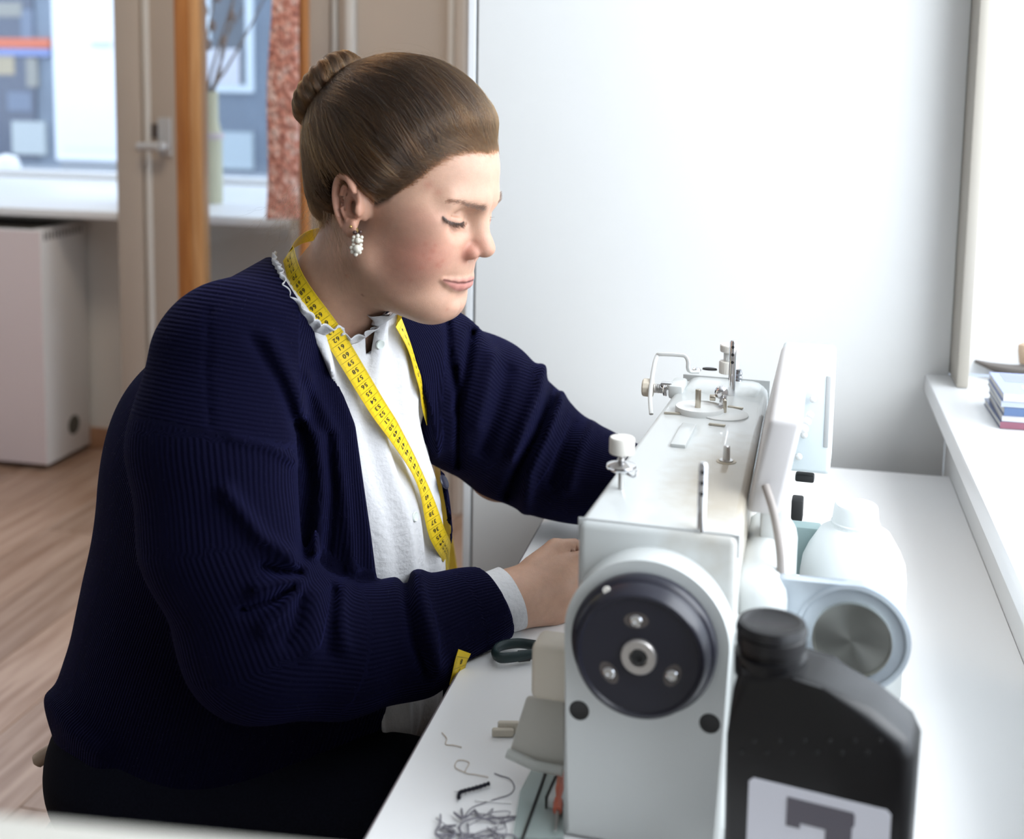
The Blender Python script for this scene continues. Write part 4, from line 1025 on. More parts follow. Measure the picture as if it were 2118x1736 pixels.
def head(Q, lips=True):
    x, y, z = Q.T; ay = np.abs(y); S = np.stack([x, -ay, z], 1)      # mirror on the near (right) side
    d = ell(Q, (.011, 0, .042), (.1055, .077, .086))
    d = smin(d, ell(Q, (.050, 0, -.025), (.062, .061, .082)), .03)
    d = smin(d, ell(Q, (.0905, 0, -.0875), (.0205, .026, .0205)), .02)
    d = smin(d, cap(S, (.026, -.050, -.058), (.085, -.014, -.089), .019, .018), .025)
    d = smin(d, ell(Q, (.052, 0, -.084), (.052, .046, .031)), .02)
    d = smin(d, ell(S, (.070, -.040, -.026), (.033, .027, .040)), .022)
    d = smin(d, ell(S, (.067, -.053, .001), (.028, .014, .018)), .02)
    d = smin(d, cap(S, (.092, -.043, .026), (.1085, -.010, .029), .009, .0095), .016)
    d = smax(d, -ell(S, (.113, -.031, .0065), (.0165, .0175, .0135)), .014)
    # mouth area
    d = smin(d, ell(Q, (.0950, 0, -.0535), (.0210, .0245, .026)), .012)
    # lids: one lowered lid over each eye
    lid = ell(S, (.0925, -.0315, .0055), (.0128, .0150, .0120)); d = smin(d, lid, .004)
    low = cap(S, (.0900, -.045, .0000), (.1005, -.018, -.0015), .0045, .004); d = smin(d, low, .006)
    # slit below the lowered lid
    slit = smin(cap(S, (.0905, -.0460, .0060), (.1045, -.0330, .0003), .0010), cap(S, (.1045, -.0330, .0003), (.1035, -.0180, .0022), .0010), 0); d = smax(d, -slit, .0025)
    crease = smin(cap(S, (.0925, -.0470, .0125), (.1050, -.0330, .0135), .0012), cap(S, (.1050, -.0330, .0135), (.1055, -.0190, .0100), .0012), 0); d = smax(d, -crease, .004)
    # nose
    d = smin(d, cap(Q, (.1035, 0, .022), (.1180, 0, -.010), .0078, .0095), .010)
    d = smin(d, ell(Q, (.1225, 0, -.0190), (.0128, .0110, .0105)), .008)
    d = smin(d, ell(S, (.1120, -.0120, -.0258), (.0118, .0066, .0082)), .0055)
    d = smax(d, -ell(S, (.1195, -.0072, -.0335), (.0082, .0040, .0060)), .002)
    d = smax(d, -cap(S, (.1005, -.0200, -.0180), (.0990, -.0210, -.0330), .0012), .006)
    # lips
    if lips:
        M_ = LIPS; up = np.array([-.0010, 0, .0013]); dn = np.array([-.0040, 0, -.0054])
        ul = None; ll = None; sl = None
        for i in range(len(M_)-1):
            wa, wb = LW[i], LW[i+1]
            e = cap(S, M_[i]+up*wa, M_[i+1]+up*wb, .0005+.0015*wa, .0005+.0015*wb); ul = e if ul is None else smin(ul, e, .003)
            e = cap(S, M_[i]+dn*wa, M_[i+1]+dn*wb, .0006+.0047*wa, .0006+.0047*wb); ll = e if ll is None else smin(ll, e, .003)
            e = cap(S, M_[i]+np.array([.0016, 0, 0])*(.3+wa), M_[i+1]+np.array([.0016, 0, 0])*(.3+wb), .0010); sl = e if sl is None else np.minimum(sl, e)
        d = smin(d, np.minimum(ul, ll), .0055)
    d = smax(d, -ell(Q, (.1215, 0, -.0775), (.0085, .020, .0050)), .010)
    d = smax(d, -cap(Q, (.1225, 0, -.040), (.1205, 0, -.0490), .0022), .006)
    # ears
    m = (np.abs(x) < .06) & (np.abs(z) < .06) & (ay > .05)
    if m.any():
        e = np.where(y[m] < 0, ear(Q[m], -1), ear(Q[m], 1)); d[m] = smin(d[m], e, .004)
    return d

# mouth line read on the face from pixels
LIPS = None
_h0 = lambda P: head(to_h(P), False)*HS
_p = to_h(trace(_h0, [969, 960, 945, 930, 915], [580.5, 582.5, 583, 580.5, 577.5])[0]); _p[0, 1] = 0; LIPS = _p*np.array([1, -1, 1]) if _p[2, 1] > 0 else _p
LW = [1., .95, .78, .45, .05]
# ---- body joints (world)
nb = at(668, 655, 1.325)                        # neck base
nt = from_h((-.012, 0, -.075))
Rsh, Rel, Rwr = at(455, 735, 1.19), at(535, 1335, 1.165), np.array([.006, 1.302, TZ+.033])
Lsh, Lel, Lwr = at(905, 790, 1.50), at(1035, 965, 1.62), np.array([.178, 1.552, TZ+.060])
TF = np.array([cos(rad(25)), -sin(rad(25)), 0]); TL = np.array([sin(rad(25)), cos(rad(25)), 0])   # torso forward / left
pel = np.array([-.345, 1.40, .62])
sp = (nb-pel); sp /= np.linalg.norm(sp); TFu = TF-sp*(TF@sp); TFu /= np.linalg.norm(TFu); TLu = np.cross(sp, TFu)
TR = np.stack([TFu, TLu, sp])
def fingers(wr, dirv, side, z0, tilt=0.):
    """palm and finger segments; the hand lies flat (tilt 0) or stands on its little-finger edge (tilt 1)"""
    dirv = np.array(dirv, float); dirv /= np.linalg.norm(dirv); up = np.array([0, 0, 1.])
    n0 = np.array([-dirv[1], dirv[0], 0])*side; n = n0*(1-tilt)+up*tilt; n /= np.linalg.norm(n); pv = np.cross(dirv, n); pv *= np.sign(pv[2]) if tilt < .3 else np.sign(pv@(-n0))
    pc = wr+dirv*.052; pc[2] = z0+.018+.024*tilt; segs = []
    for i, (off, L_, r) in enumerate(((.026, .068, .0080), (.009, .076, .0083), (-.009, .072, .0080), (-.025, .056, .0070))):
        k = pc+dirv*(.036-.004*abs(i-1))+n*off
        d1 = dirv+n*(off*3.2); d1 /= np.linalg.norm(d1)
        a = k+d1*L_*.45+pv*.007; b = a+d1*L_*.30-pv*.006-up*.012*tilt; c = b+d1*L_*.25-pv*.009-up*.014*tilt
        k[2] = max(k[2], z0+r*1.15); a[2] = max(a[2], z0+r*1.1)
        c[2] = max(c[2], z0+r+.0005); b[2] = max(b[2], z0+r+.002)
        segs += [(k, a, r*1.12, r*1.03), (a, b, r*1.03, r*.95), (b, c, r*.95, r*.80)]
    t0 = pc-dirv*.024+n*.026; t1 = t0+dirv*.034+n*.016-pv*.006; t2 = t1+dirv*.030-n*.002-pv*.008
    for q in (t0, t1, t2): q[2] = max(q[2], z0+.0095)
    segs += [(t0, t1, .0125, .0100), (t1, t2, .0098, .0080)]
    return pc, np.stack([dirv, n, pv]), segs
rd = np.array([.255, 1.425, 0])-np.array([.004, 1.302, 0])
Rp, RRm, Rseg = fingers(Rwr.copy(), rd, 1, TZ+.001, .75)
ld = np.array([.262, 1.40, 0])-Lwr; ld[2] = 0
Lp, LRm, Lseg = fingers(Lwr.copy(), ld, -1, TZ+.0135)
hipR, hipL = pel-TL*.09+np.array([0, 0, -.035]), pel+TL*.09+np.array([0, 0, -.035])
kneR, kneL = np.array([.02, 1.215, .575]), np.array([.08, 1.46, .575])
ankR, ankL = np.array([.00, 1.15, .10]), np.array([.06, 1.50, .10])
def near(P, lo, hi, m=.05): return ((P > np.array(lo)-m) & (P < np.array(hi)+m)).all(1)
def body(P):
    d = np.full(len(P), 1., float)
    def U(fn, lo, hi, k, sub=False):
        m = near(P, np.minimum(lo, hi), np.maximum(lo, hi), .07)
        if m.any():
            q = fn(P[m]); d[m] = smin(d[m], q, k)
    hb = .17
    U(lambda p: head(to_h(p))*HS, HO-hb, HO+hb, 0)
    nm = nt*.45+nb*.55
    U(lambda p: chain(p, [nt, nm, nb], [.050, .0485, .056], .02), np.minimum(nt, nb)-.06, np.maximum(nt, nb)+.06, .03)
    # torso
    for (t, r) in ((.86, (.060, .12, .07)), (.66, (.08, .13, .12)), (.40, (.08, .12, .12)), (.10, (.095, .14, .10))):
        c = pel+(nb-pel)*t
        U(lambda p, c=c, r=r: ell(p, c, r, TR), c-.2, c+.2, .06)
    U(lambda p: cap(p, nb-sp*.05, Rsh, .04, .045), np.minimum(nb, Rsh)-.1, np.maximum(nb, Rsh)+.06, .05)
    U(lambda p: cap(p, nb-sp*.05, Lsh, .04, .045), np.minimum(nb, Lsh)-.1, np.maximum(nb, Lsh)+.06, .05)
    for sh, el, wr, pc, R_, seg in ((Rsh, Rel, Rwr, Rp, RRm, Rseg), (Lsh, Lel, Lwr, Lp, LRm, Lseg)):
        mid = sh*.55+el*.45; fm = el*.65+wr*.35
        pts = [sh, mid, el, fm, wr, pc]
        U(lambda p: chain(p, pts, [.050, .047, .042, .034, .0280, .023], .02), np.min(pts, 0)-.06, np.max(pts, 0)+.06, .03)
        U(lambda p: ell(p, pc, (.050, .039, .0165), R_), pc-.06, pc+.06, .018)
        for a, b, ra, rb in seg: U(lambda p: cap(p, a, b, ra, rb), np.minimum(a, b)-.02, np.maximum(a, b)+.02, .004)
    for hp, kn, an in ((hipR, kneR, ankR), (hipL, kneL, ankL)):
        pts = [hp, kn, (kn+an)/2+np.array([-.01, 0, .06]), an]
        U(lambda p: chain(p, pts, [.085, .060, .055, .038], .03), np.min(pts, 0)-.1, np.max(pts, 0)+.1, .04)
        ft = an+np.array([.15, -.04, -.065]); 
        U(lambda p: chain(p, [an+np.array([-.03, 0, -.065]), ft], [.032, .025]), np.minimum(an, ft)-.08, np.maximum(an, ft)+.05, .03)
    return d

def axis_grid(lo, hi, coarse, fines):
    """1-D grid, fine inside given (lo, hi, step) ranges"""
    xs = [lo]
    while xs[-1] < hi:
        st = coarse
        for a, b, f in fines:
            if a-1e-9 <= xs[-1] < b: st = min(st, f)
            elif xs[-1] < a < xs[-1]+st: st = min(st, max(a-xs[-1], f))
        xs.append(xs[-1]+st)
    return np.array(xs)
hl, hh = HO-.145, HO+.145
bx_ = axis_grid(-.66, .34, .012, [(hl[0], hh[0], .0036), (.0, .27, .005)])
by_ = axis_grid(1.03, 1.74, .012, [(hl[1]+.03, hh[1]-.03, .0036), (1.29, 1.56, .006)])
bz_ = axis_grid(-.02, 1.39, .013, [(hl[2]+.005, hh[2]+.005, .0036), (.765, .83, .005)])
V, F = surface_nets(body, bx_, by_, bz_)
V = newton(body, V, 2)
nm_ = nt*.45+nb*.55
def skull(P): return smin(head(to_h(P))*HS, chain(P, [nt, nm_, nb], [.050, .0485, .056], .02), .03)
# refine the face, ears and neck, then sit every new vertex on the surface
bm = bmesh.new(); me = np_mesh('tmp', V, F); bm.from_mesh(me); bpy.data.meshes.remove(me)
for it in range(2):
    cen = np.array([f.calc_center_median()[:] for f in bm.faces]); q = to_h(cen)
    sel = (q[:, 2] > -.15) & (q[:, 2] < .095) & (q[:, 0] > -.05) & (q[:, 0] < .16) & (np.abs(q[:, 1]) < .12)
    if it == 1: sel = ((q[:, 0] > .06) & (np.abs(q[:, 1]) < .08) & (q[:, 2] > -.11) & (q[:, 2] < .05)) | ((np.abs(q[:, 0]) < .045) & (q[:, 1] < -.06) & (np.abs(q[:, 2]) < .05))
    bm.faces.ensure_lookup_table()
    es = {e for f, s in zip(bm.faces, sel) if s for e in f.edges}
    bmesh.ops.subdivide_edges(bm, edges=list(es), cuts=1, use_grid_fill=True)
    bm.verts.ensure_lookup_table()
    V = np.array([v.co[:] for v in bm.verts]); qq = to_h(V); hsel = (np.linalg.norm(qq, axis=1) < .16) & (qq[:, 2] > -.125)
    if it == 1: hsel &= ((qq[:, 0] > .055) & (qq[:, 2] > -.115) & (qq[:, 2] < .055)) | ((np.abs(qq[:, 0]) < .05) & (qq[:, 1] < -.055) & (np.abs(qq[:, 2]) < .055))
    V[hsel] = newton(skull, V[hsel], 2, .002)
    for v, c in zip(bm.verts, V): v.co = c
me = bpy.data.meshes.new('body'); bm.to_mesh(me); bm.free()
me.polygons.foreach_set('use_smooth', [True]*len(me.polygons))

# skin's own colouring: blush, lips, ear tips, nose; plus painted shade between the lips
q = to_h(V); S = q.copy(); S[:, 1] = -np.abs(S[:, 1])
def blob(c, r): return np.exp(-(((S-np.array(c))/np.array(r))**2).sum(1))
skin = np.tile(np.array([.49, .295, .208]), (len(V), 1))
def mixc(c, w): 
    global skin
    w = np.clip(w, 0, 1)[:, None]; skin = skin*(1-w)+np.array(c)*w
mixc((.46, .165, .125), .70*blob((.084, -.048, -.030), (.026, .03, .022)))
mixc((.46, .19, .14), .45*blob((.070, -.060, -.045), (.035, .03, .035)))
mixc((.48, .22, .165), .45*blob((.075, -.060, .005), (.025, .03, .012)))
mixc((.42, .125, .09), .85*blob((.110, -.013, -.026), (.013, .010, .011)))
mixc((.48, .20, .15), .5*blob((.122, -.004, -.016), (.014, .012, .012)))
mixc((.48, .24, .18), .35*blob((.105, 0, -.09), (.03, .03, .02)))
mixc((.46, .175, .115), .6*blob((-.005, -.085, -.005), (.03, .02, .035)))
mixc((.49, .31, .235), .4*blob((.105, -.02, .065), (.04, .05, .03)))
dl = np.full(len(V), 1.)
for i in range(len(LIPS)-1):
    wa, wb = LW[i], LW[i+1]
    for dz, rr in ((.0016, .0017), (-.0054, .0046)): dl = np.minimum(dl, cap(S, LIPS[i]+np.array([0, 0, dz])*wa, LIPS[i+1]+np.array([0, 0, dz])*wb, .0006+rr*wa, .0006+rr*wb))
mixc((.44, .17, .15), .8*np.clip(.5-(dl-.0008)/.0016, 0, 1))
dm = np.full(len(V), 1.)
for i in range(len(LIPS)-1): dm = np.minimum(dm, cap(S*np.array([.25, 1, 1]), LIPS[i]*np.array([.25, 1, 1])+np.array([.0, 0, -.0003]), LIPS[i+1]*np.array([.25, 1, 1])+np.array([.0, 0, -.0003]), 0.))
mixc((.10, .025, .022), .95*np.clip(1.35-dm/.0015, 0, 1))  # contact shading of the closed lips, painted as a dark line
_l = to_h(trace(body, [917, 930, 945, 957], [451, 461, 465, 462])[0])
for _i in range(3): mixc((.16, .075, .055), .85*np.exp(-(cap(S, _l[_i], _l[_i+1], 0.)/.0022)**2))
_mk = [(750, 611, .0016, .9, (.20, .085, .06)), (717, 571, .0018, .6, (.40, .15, .10))]+[(x_, y_, r_, w_, (.40, .13, .09)) for x_, y_, r_, w_ in ((886, 383, .005, .35), (906, 398, .004, .3), (895, 520, .003, .45), (905, 548, .003, .45), (915, 540, .0025, .4), (880, 505, .003, .35), (870, 555, .003, .3), (900, 508, .002, .4), (888, 536, .002, .4), (911, 552, .002, .4), (876, 528, .002, .3), (925, 640, .002, .3), (850, 580, .002, .3))]
_mp = to_h(trace(body, [k[0] for k in _mk], [k[1] for k in _mk])[0])
for k, p_ in zip(_mk, _mp): mixc(k[4], k[3]*np.exp(-(np.linalg.norm(q-p_, axis=1)/k[2])**2))
_in = np.clip((hair_in(q)-.002)/.006, 0, 1)*(np.abs(S[:, 1]) < .0785+.02*(S[:, 2] > .03))*(np.linalg.norm(q, axis=1) < .2)
_in *= 1-((S[:, 0] > -.026) & (S[:, 0] < .024) & (S[:, 2] < .018) & (S[:, 1] < -.06))
mixc((.022, .012, .007), .95*_in)                      # scalp under the hair
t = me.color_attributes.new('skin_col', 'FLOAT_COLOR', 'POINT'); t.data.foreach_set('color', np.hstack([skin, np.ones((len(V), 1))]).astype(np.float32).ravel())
def skin_mat():
    m = bpy.data.materials.new('skin'); m.use_nodes = True; N = m.node_tree.nodes; L = m.node_tree.links; b = N['Principled BSDF']
    a = N.new('ShaderNodeAttribute'); a.attribute_name = 'skin_col'
    tc = N.new('ShaderNodeTexCoord'); n = N.new('ShaderNodeTexNoise'); n.inputs['Scale'].default_value = 85; n.inputs['Detail'].default_value = 8; n.inputs['Roughness'].default_value = .7; L.new(tc.outputs['Object'], n.inputs['Vector'])
    mr = N.new('ShaderNodeMapRange'); mr.inputs[3].default_value = .80; mr.inputs[4].default_value = 1.20; L.new(n.outputs['Fac'], mr.inputs[0])
    hs = N.new('ShaderNodeHueSaturation'); L.new(a.outputs['Color'], hs.inputs['Color']); L.new(mr.outputs[0], hs.inputs['Value']); L.new(hs.outputs[0], b.inputs['Base Color'])
    b.inputs['Roughness'].default_value = .5; b.inputs['Specular IOR Level'].default_value = .4
    b.inputs['Subsurface Weight'].default_value = .25; b.inputs['Subsurface Radius'].default_value = (1, .35, .2); b.inputs['Subsurface Scale'].default_value = .006
    n3 = N.new('ShaderNodeTexNoise'); n3.inputs['Scale'].default_value = 900; L.new(tc.outputs['Object'], n3.inputs['Vector'])
    bp = N.new('ShaderNodeBump'); bp.inputs['Strength'].default_value = .25; bp.inputs['Distance'].default_value = .0006; L.new(n3.outputs['Fac'], bp.inputs['Height']); L.new(bp.outputs[0], b.inputs['Normal'])
    return m
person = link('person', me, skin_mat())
tag(person, 'woman in navy cardigan and white blouse sewing, hair in a bun', 'person')
# ================================================================== CLOTHES
# sleeve axes from the outer silhouette of each sleeve
Rs = [at(468, 748, 1.20), at(440, 920, 1.17), at(458, 1110, 1.155), at(545, 1318, 1.165), at(700, 1345, 1.20), at(850, 1318, 1.24), at(960, 1272, 1.272), at(1024, 1250, 1.291)]
Rr = [.074, .074, .071, .074, .060, .055, .0410, .0370]
Ls = [at(900, 800, 1.50), at(985, 838, 1.55), at(1065, 905, 1.60), at(1150, 962, 1.61), at(1215, 982, 1.59), at(1310, 994, 1.555)]
Lr = [.085, .083, .078, .064, .056, .047]
def chain_t(P, pts, rr, k=.03):
    """distance plus the arc parameter of the nearest axis point"""
    d = None; tt = None; best = None
    for i in range(len(pts)-1):
        a, b = pts[i], pts[i+1]; ba = b-a; h = np.clip(((P-a)@ba)/(ba@ba), 0, 1)
        e = np.linalg.norm(P-a-h[:, None]*ba, axis=1)-(rr[i]+(rr[i+1]-rr[i])*h)
        if d is None: d, tt, best = e, i+h, e.copy()
        else:
            m = e < best; tt = np.where(m, i+h, tt); best = np.minimum(best, e); d = smin(d, e, k)
    return d, tt
def torso_out(P, off=0.):
    d = None
    for (c, r) in CT:
        e = ell(P, c, np.array(r)+off, TR); d = e if d is None else smin(d, e, .07)
    return d
CT = [(at(655, 790, 1.37), (.100, .165, .110)), (at(574, 960, 1.38), (.196, .168, .14)), (at(572, 1140, 1.385), (.214, .172, .15)), (at(516, 1320, 1.39), (.200, .180, .13)), (at(455, 1475, 1.395), (.183, .188, .10))]
SHR = [at(615, 640, 1.335), at(494, 708, 1.215)]; SHL = [at(720, 660, 1.38), at(885, 745, 1.49)]
# neckline and front opening, read as pixels on the garment's front
OPEN = [(612, 330), (575, 480), (549, 512), (600, 590), (655, 680), (702, 790), (735, 880), (752, 1000), (768, 1110), (786, 1250), (800, 1420), (803, 1640), (905, 1640), (945, 1420), (936, 1190), (930, 1110), (922, 1050), (913, 1000), (906, 930), (884, 840), (858, 760), (832, 690), (812, 645), (845, 560), (900, 330)]
def fold_R(t, P):
    # pleats of the near sleeve: crook of the elbow, forearm bunching, cuff edge
    a = np.zeros(len(P))
    u, v = project(P)
    def ridge(pts, w, amp):
        dd = None
        for i in range(len(pts)-1):
            A = np.array(pts[i], float); B = np.array(pts[i+1], float); e = B-A; q = np.stack([u, v], 1)-A; h = np.clip((q@e)/(e@e), 0, 1)
            r = np.linalg.norm(q-h[:, None]*e, axis=1); dd = r if dd is None else np.minimum(dd, r)
        return amp*np.exp(-(dd/w)**2)
    a += ridge([(470, 1020), (540, 1110), (600, 1150), (622, 1180)], 17, .010)
    a -= ridge([(545, 1172), (585, 1183), (618, 1186)], 11, .013)
    a += ridge([(530, 1220), (580, 1205), (618, 1200)], 15, .010)
    a -= ridge([(500, 1262), (560, 1245), (606, 1216)], 10, .010)
    a += ridge([(545, 1300), (585, 1262), (610, 1225)], 15, .009)
    a -= ridge([(590, 1330), (612, 1290), (622, 1240)], 11, .006)
    a += ridge([(655, 1230), (650, 1290), (640, 1350)], 18, .004)
    a -= ridge([(690, 1225), (686, 1290), (680, 1350)], 12, .005)
    a += ridge([(710, 1215), (705, 1280), (715, 1340)], 15, .005)
    a -= ridge([(838, 1195), (842, 1250), (855, 1330), (880, 1390)], 11, .007)
    a += ridge([(865, 1190), (875, 1250), (895, 1330), (905, 1380)], 16, .008)
    a += ridge([(480, 905), (560, 925), (608, 955)], 9, .0035)           # dropped shoulder seam roll
    a -= ridge([(432, 640), (428, 760), (434, 880)], 5, .0022)           # seam over the shoulder
    a -= ridge([(622, 880), (640, 980), (628, 1100), (622, 1190)], 14, .006)   # gap between sleeve and front panel
    a += ridge([(655, 900), (665, 1010), (655, 1140)], 13, .007)
    a -= ridge([(683, 900), (690, 1020), (680, 1140)], 9, .006)
    a += ridge([(560, 700), (620, 820), (640, 900)], 16, .005)
    a -= ridge([(520, 700), (580, 790), (612, 880)], 12, .004)
    a += ridge([(640, 780), (690, 900), (712, 1030), (730, 1180)], 14, .005)
    # far sleeve
    a -= ridge([(1150, 780), (1136, 835), (1110, 900), (1075, 960), (1050, 1020)], 12, .020)
    a += ridge([(1125, 760), (1118, 800), (1085, 880), (1060, 950)], 14, .010)
    a += ridge([(1180, 780), (1160, 826), (1130, 900), (1095, 980), (1085, 1060)], 15, .010)
    a -= ridge([(1215, 820), (1195, 860), (1165, 920), (1140, 1000)], 11, .009)
    a += ridge([(1230, 868), (1200, 930), (1175, 1010)], 14, .008)
    a -= ridge([(1050, 770), (1030, 850), (1000, 930)], 15, .007)
    a += ridge([(1020, 735), (1005, 800), (985, 880)], 16, .006)
    a -= ridge([(975, 690), (965, 760), (945, 850)], 10, .010)
    a -= ridge([(925, 668), (930, 740), (935, 800)], 8, .006)
    a -= ridge([(940, 760), (948, 860), (948, 960)], 7, .010)
    # back hem billow
    a += ridge([(85, 1440), (150, 1520), (200, 1560)], 30, .008)
    return a*1.3
def trunk(P):
    d = torso_out(P)
    d = smin(d, chain(P, SHR, [.065, .060]), .05); d = smin(d, chain(P, SHL, [.055, .068]), .05)
    return d
def outer(P):
    r, tR = chain_t(P, Rs, Rr); l, tL = chain_t(P, Ls, Lr)
    return trunk(P), r, l, tR, tL
def cuff_cut(P, a, b, tilt=0.):
    n = (b-a)/np.linalg.norm(b-a)+np.array([0, 0, tilt]); n /= np.linalg.norm(n); return (P-b)@n
def blouse(P):
    d = torso_out(P, -.013)
    d = smin(d, chain(P, [SHR[0], SHR[1]], [.048, .05]), .05); d = smin(d, chain(P, SHL, [.046, .055]), .05)
    d = smin(d, cap(P, nb-sp*.03, nb+(nt-nb)*.5, .074, .058), .03)
    d = smin(d, ell(P, at(715, 1415, 1.37), (.105, .13, .085), TR), .04)
    d = smin(d, cap(P, nb-sp*.05, Rsh, .05, .05), .03); d = smin(d, cap(P, nb-sp*.05, Lsh, .052, .05), .03)
    for (t, r_) in ((.86, (.080, .135, .09)), (.66, (.105, .15, .14))): d = smin(d, ell(P, pel+(nb-pel)*t, r_, TR), .04)
    # vertical gathers
    q = (P-pel) @ TR.T
    d = d-.0022*np.sin(q[:, 1]*210+8*q[:, 2])*np.clip((q[:, 0])/.05, 0, 1)-.0045*np.sin(q[:, 1]*83+3*q[:, 2]+1.)*np.clip((q[:, 0])/.05, 0, 1)
    # neck slit
    u, v = project(P)
    sl = poly_sd(u, v, [(752, 640), (784, 630), (776, 680), (768, 725), (761, 772), (757, 735), (755, 690)])*4.8e-4
    dep = (P-CAM)@cf
    d = smax(d, -np.maximum(sl, dep-1.36), .004)
    m = np.abs(d) < .05
    if m.any():
        pm, um, vm = P[m], u[m], v[m]
        tr = trunk(pm)+.020-np.clip((-poly_sd(um, vm, OPEN)+22)/60., 0, 1)*.12       # stays under the cardigan
        d[m] = smax(d[m], tr, .004)
        cl = poly_sd(um, vm, [(480, 300), (545, 505), (562, 524), (586, 562), (608, 597), (630, 627), (650, 655), (674, 684), (702, 699), (732, 699), (756, 685), (776, 666), (796, 651), (817, 640), (850, 600), (850, 300)])*4.9e-4
        d[m] = smax(d[m], -cl, .003)
    return d
def cardigan(P):
    t_, r, l, tR, tL = outer(P)
    d = smin(smin(t_, r, .022), l, .022)
    m = np.abs(d) < .03
    if m.any(): d[m] = card_fine(P[m], t_[m], r[m], l[m], tR[m], tL[m])
    return d
def card_fine(P, t_, r, l, tR, tL):
    u, v = project(P); dep = (P-CAM)@cf
    # neck hole and front opening are cut out of the trunk only
    t_ = smax(t_, -cap(P, nt, nb+(nt-nb)*.42, .066, .070), .006)
    o = poly_sd(u, v, OPEN)*4.9e-4
    t_ = smax(t_, -np.maximum(o, dep-np.where(v < 700, 1.45, 1.62)), .006)
    r = np.where(tR > 6.2, smax(r, cuff_cut(P, Rs[6], Rs[7], .22), .004), r)
    l = np.where(tL > 4.5, smax(l, cuff_cut(P, Ls[4], Ls[5]), .004), l)
    ks = np.where(v > 900, .004, .022)
    d = t_
    h = np.maximum(ks-np.abs(d-r), 0)/ks; d = np.minimum(d, r)-h*h*ks*.25
    d = smin(d, l, .022)
    d = d-fold_R(None, P)*np.clip((1.66-dep)/.08, 0, 1)
    # hem
    hem = -((P-(pel-sp*.055+np.array([-.02, 0, -.02]))) @ (sp*.9+np.array([0, 0, .3])))
    d = smax(d, hem, .014)
    # table
    d = smax(d, np.where(P[:, 0]*cos(TH)-P[:, 1]*sin(TH) > -.303, TZ+.002-P[:, 2], -1), .004)
    return d
g = .0046
V, F = surface_nets(cardigan, np.arange(-.68, .22, g), np.arange(1.02, 1.74, g), np.arange(.50, 1.24, g))
V = newton(cardigan, V, 2, .003)
# rib direction: around the sleeve axis, around the torso axis
_, r, l, tR, tL = outer(V); dT = torso_out(V)
def around(V, pts, tt):
    i = np.clip(tt.astype(int), 0, len(pts)-2); pts = np.array(pts); a = pts[i]; b = pts[i+1]; t = b-a; t /= np.linalg.norm(t, axis=1)[:, None]
    c = a+(b-a)*(tt-i)[:, None]; q = V-c; up = np.array([0, 0, 1.]); x = np.cross(t, np.array([.25, .95, .2])); x /= np.linalg.norm(x, axis=1)[:, None]; y = np.cross(t, x)
    return np.arctan2((q*y).sum(1), (q*x).sum(1))
qT = (V-pel) @ TR.T
ribT = np.arctan2(qT[:, 1], qT[:, 0]+.02)*.205
ribR = around(V, Rs, tR)*.060+.5; ribL = around(V, Ls, tL)*.075+1.
u, v = project(V)
seamR = (u < 640) & (v > 905+(u-470)*.12) | (v > 1190) & (u > 300) & (r < l)
ribY = (V@np.array([.15, .25, .95]))            # yoke: ribs run across the shoulder
rib = np.where((r < dT+.012) & (v > 895+.18*(u-440)), ribR, np.where(l < dT-.004, ribL, ribT))
rib = np.where((v < 895+.18*(u-440)) & (u < 620) & (r < dT+.03) & (r < l), ribY, rib)
me = np_mesh('cardigan', V, F, {'rib': rib})
def knit_mat(name, col, pitch, strength):
    m = bpy.data.materials.new(name); m.use_nodes = True; N = m.node_tree.nodes; L = m.node_tree.links; b = N['Principled BSDF']
    a = N.new('ShaderNodeAttribute'); a.attribute_name = 'rib'
    mu = N.new('ShaderNodeMath'); mu.operation = 'MULTIPLY'; mu.inputs[1].default_value = 2*pi/pitch; L.new(a.outputs['Fac'], mu.inputs[0])
    tc = N.new('ShaderNodeTexCoord'); nz = N.new('ShaderNodeTexNoise'); nz.inputs['Scale'].default_value = 60; nz.inputs['Detail'].default_value = 3; L.new(tc.outputs['Object'], nz.inputs['Vector'])
    ad = N.new('ShaderNodeMath'); ad.operation = 'MULTIPLY_ADD'; ad.inputs[1].default_value = 1.6; L.new(nz.outputs['Fac'], ad.inputs[0]); L.new(mu.outputs[0], ad.inputs[2])
    si = N.new('ShaderNodeMath'); si.operation = 'SINE'; L.new(ad.outputs[0], si.inputs[0])
    n2 = N.new('ShaderNodeTexNoise'); n2.inputs['Scale'].default_value = 520; n2.inputs['Detail'].default_value = 4; L.new(tc.outputs['Object'], n2.inputs['Vector'])
    n2b = N.new('ShaderNodeMath'); n2b.operation = 'MULTIPLY_ADD'; n2b.inputs[1].default_value = 1.2; L.new(n2.outputs['Fac'], n2b.inputs[0]); L.new(si.outputs[0], n2b.inputs[2])
    bp = N.new('ShaderNodeBump'); bp.inputs['Strength'].default_value = strength; bp.inputs['Distance'].default_value = .0012; L.new(n2b.outputs[0], bp.inputs['Height']); L.new(bp.outputs[0], b.inputs['Normal'])
    b.inputs['Base Color'].default_value = (*col, 1); b.inputs['Roughness'].default_value = .9; b.inputs['Specular IOR Level'].default_value = .05
    b.inputs['Sheen Weight'].default_value = .10; b.inputs['Sheen Roughness'].default_value = .45; b.inputs['Sheen Tint'].default_value = (.14, .15, .62, 1)
    return m
m_knit = knit_mat('navy_rib_knit', (.0016, .0016, .0095), .0042, .52)
card = link('cardigan', me, m_knit, person)
card['label'] = 'navy ribbed wool cardigan'
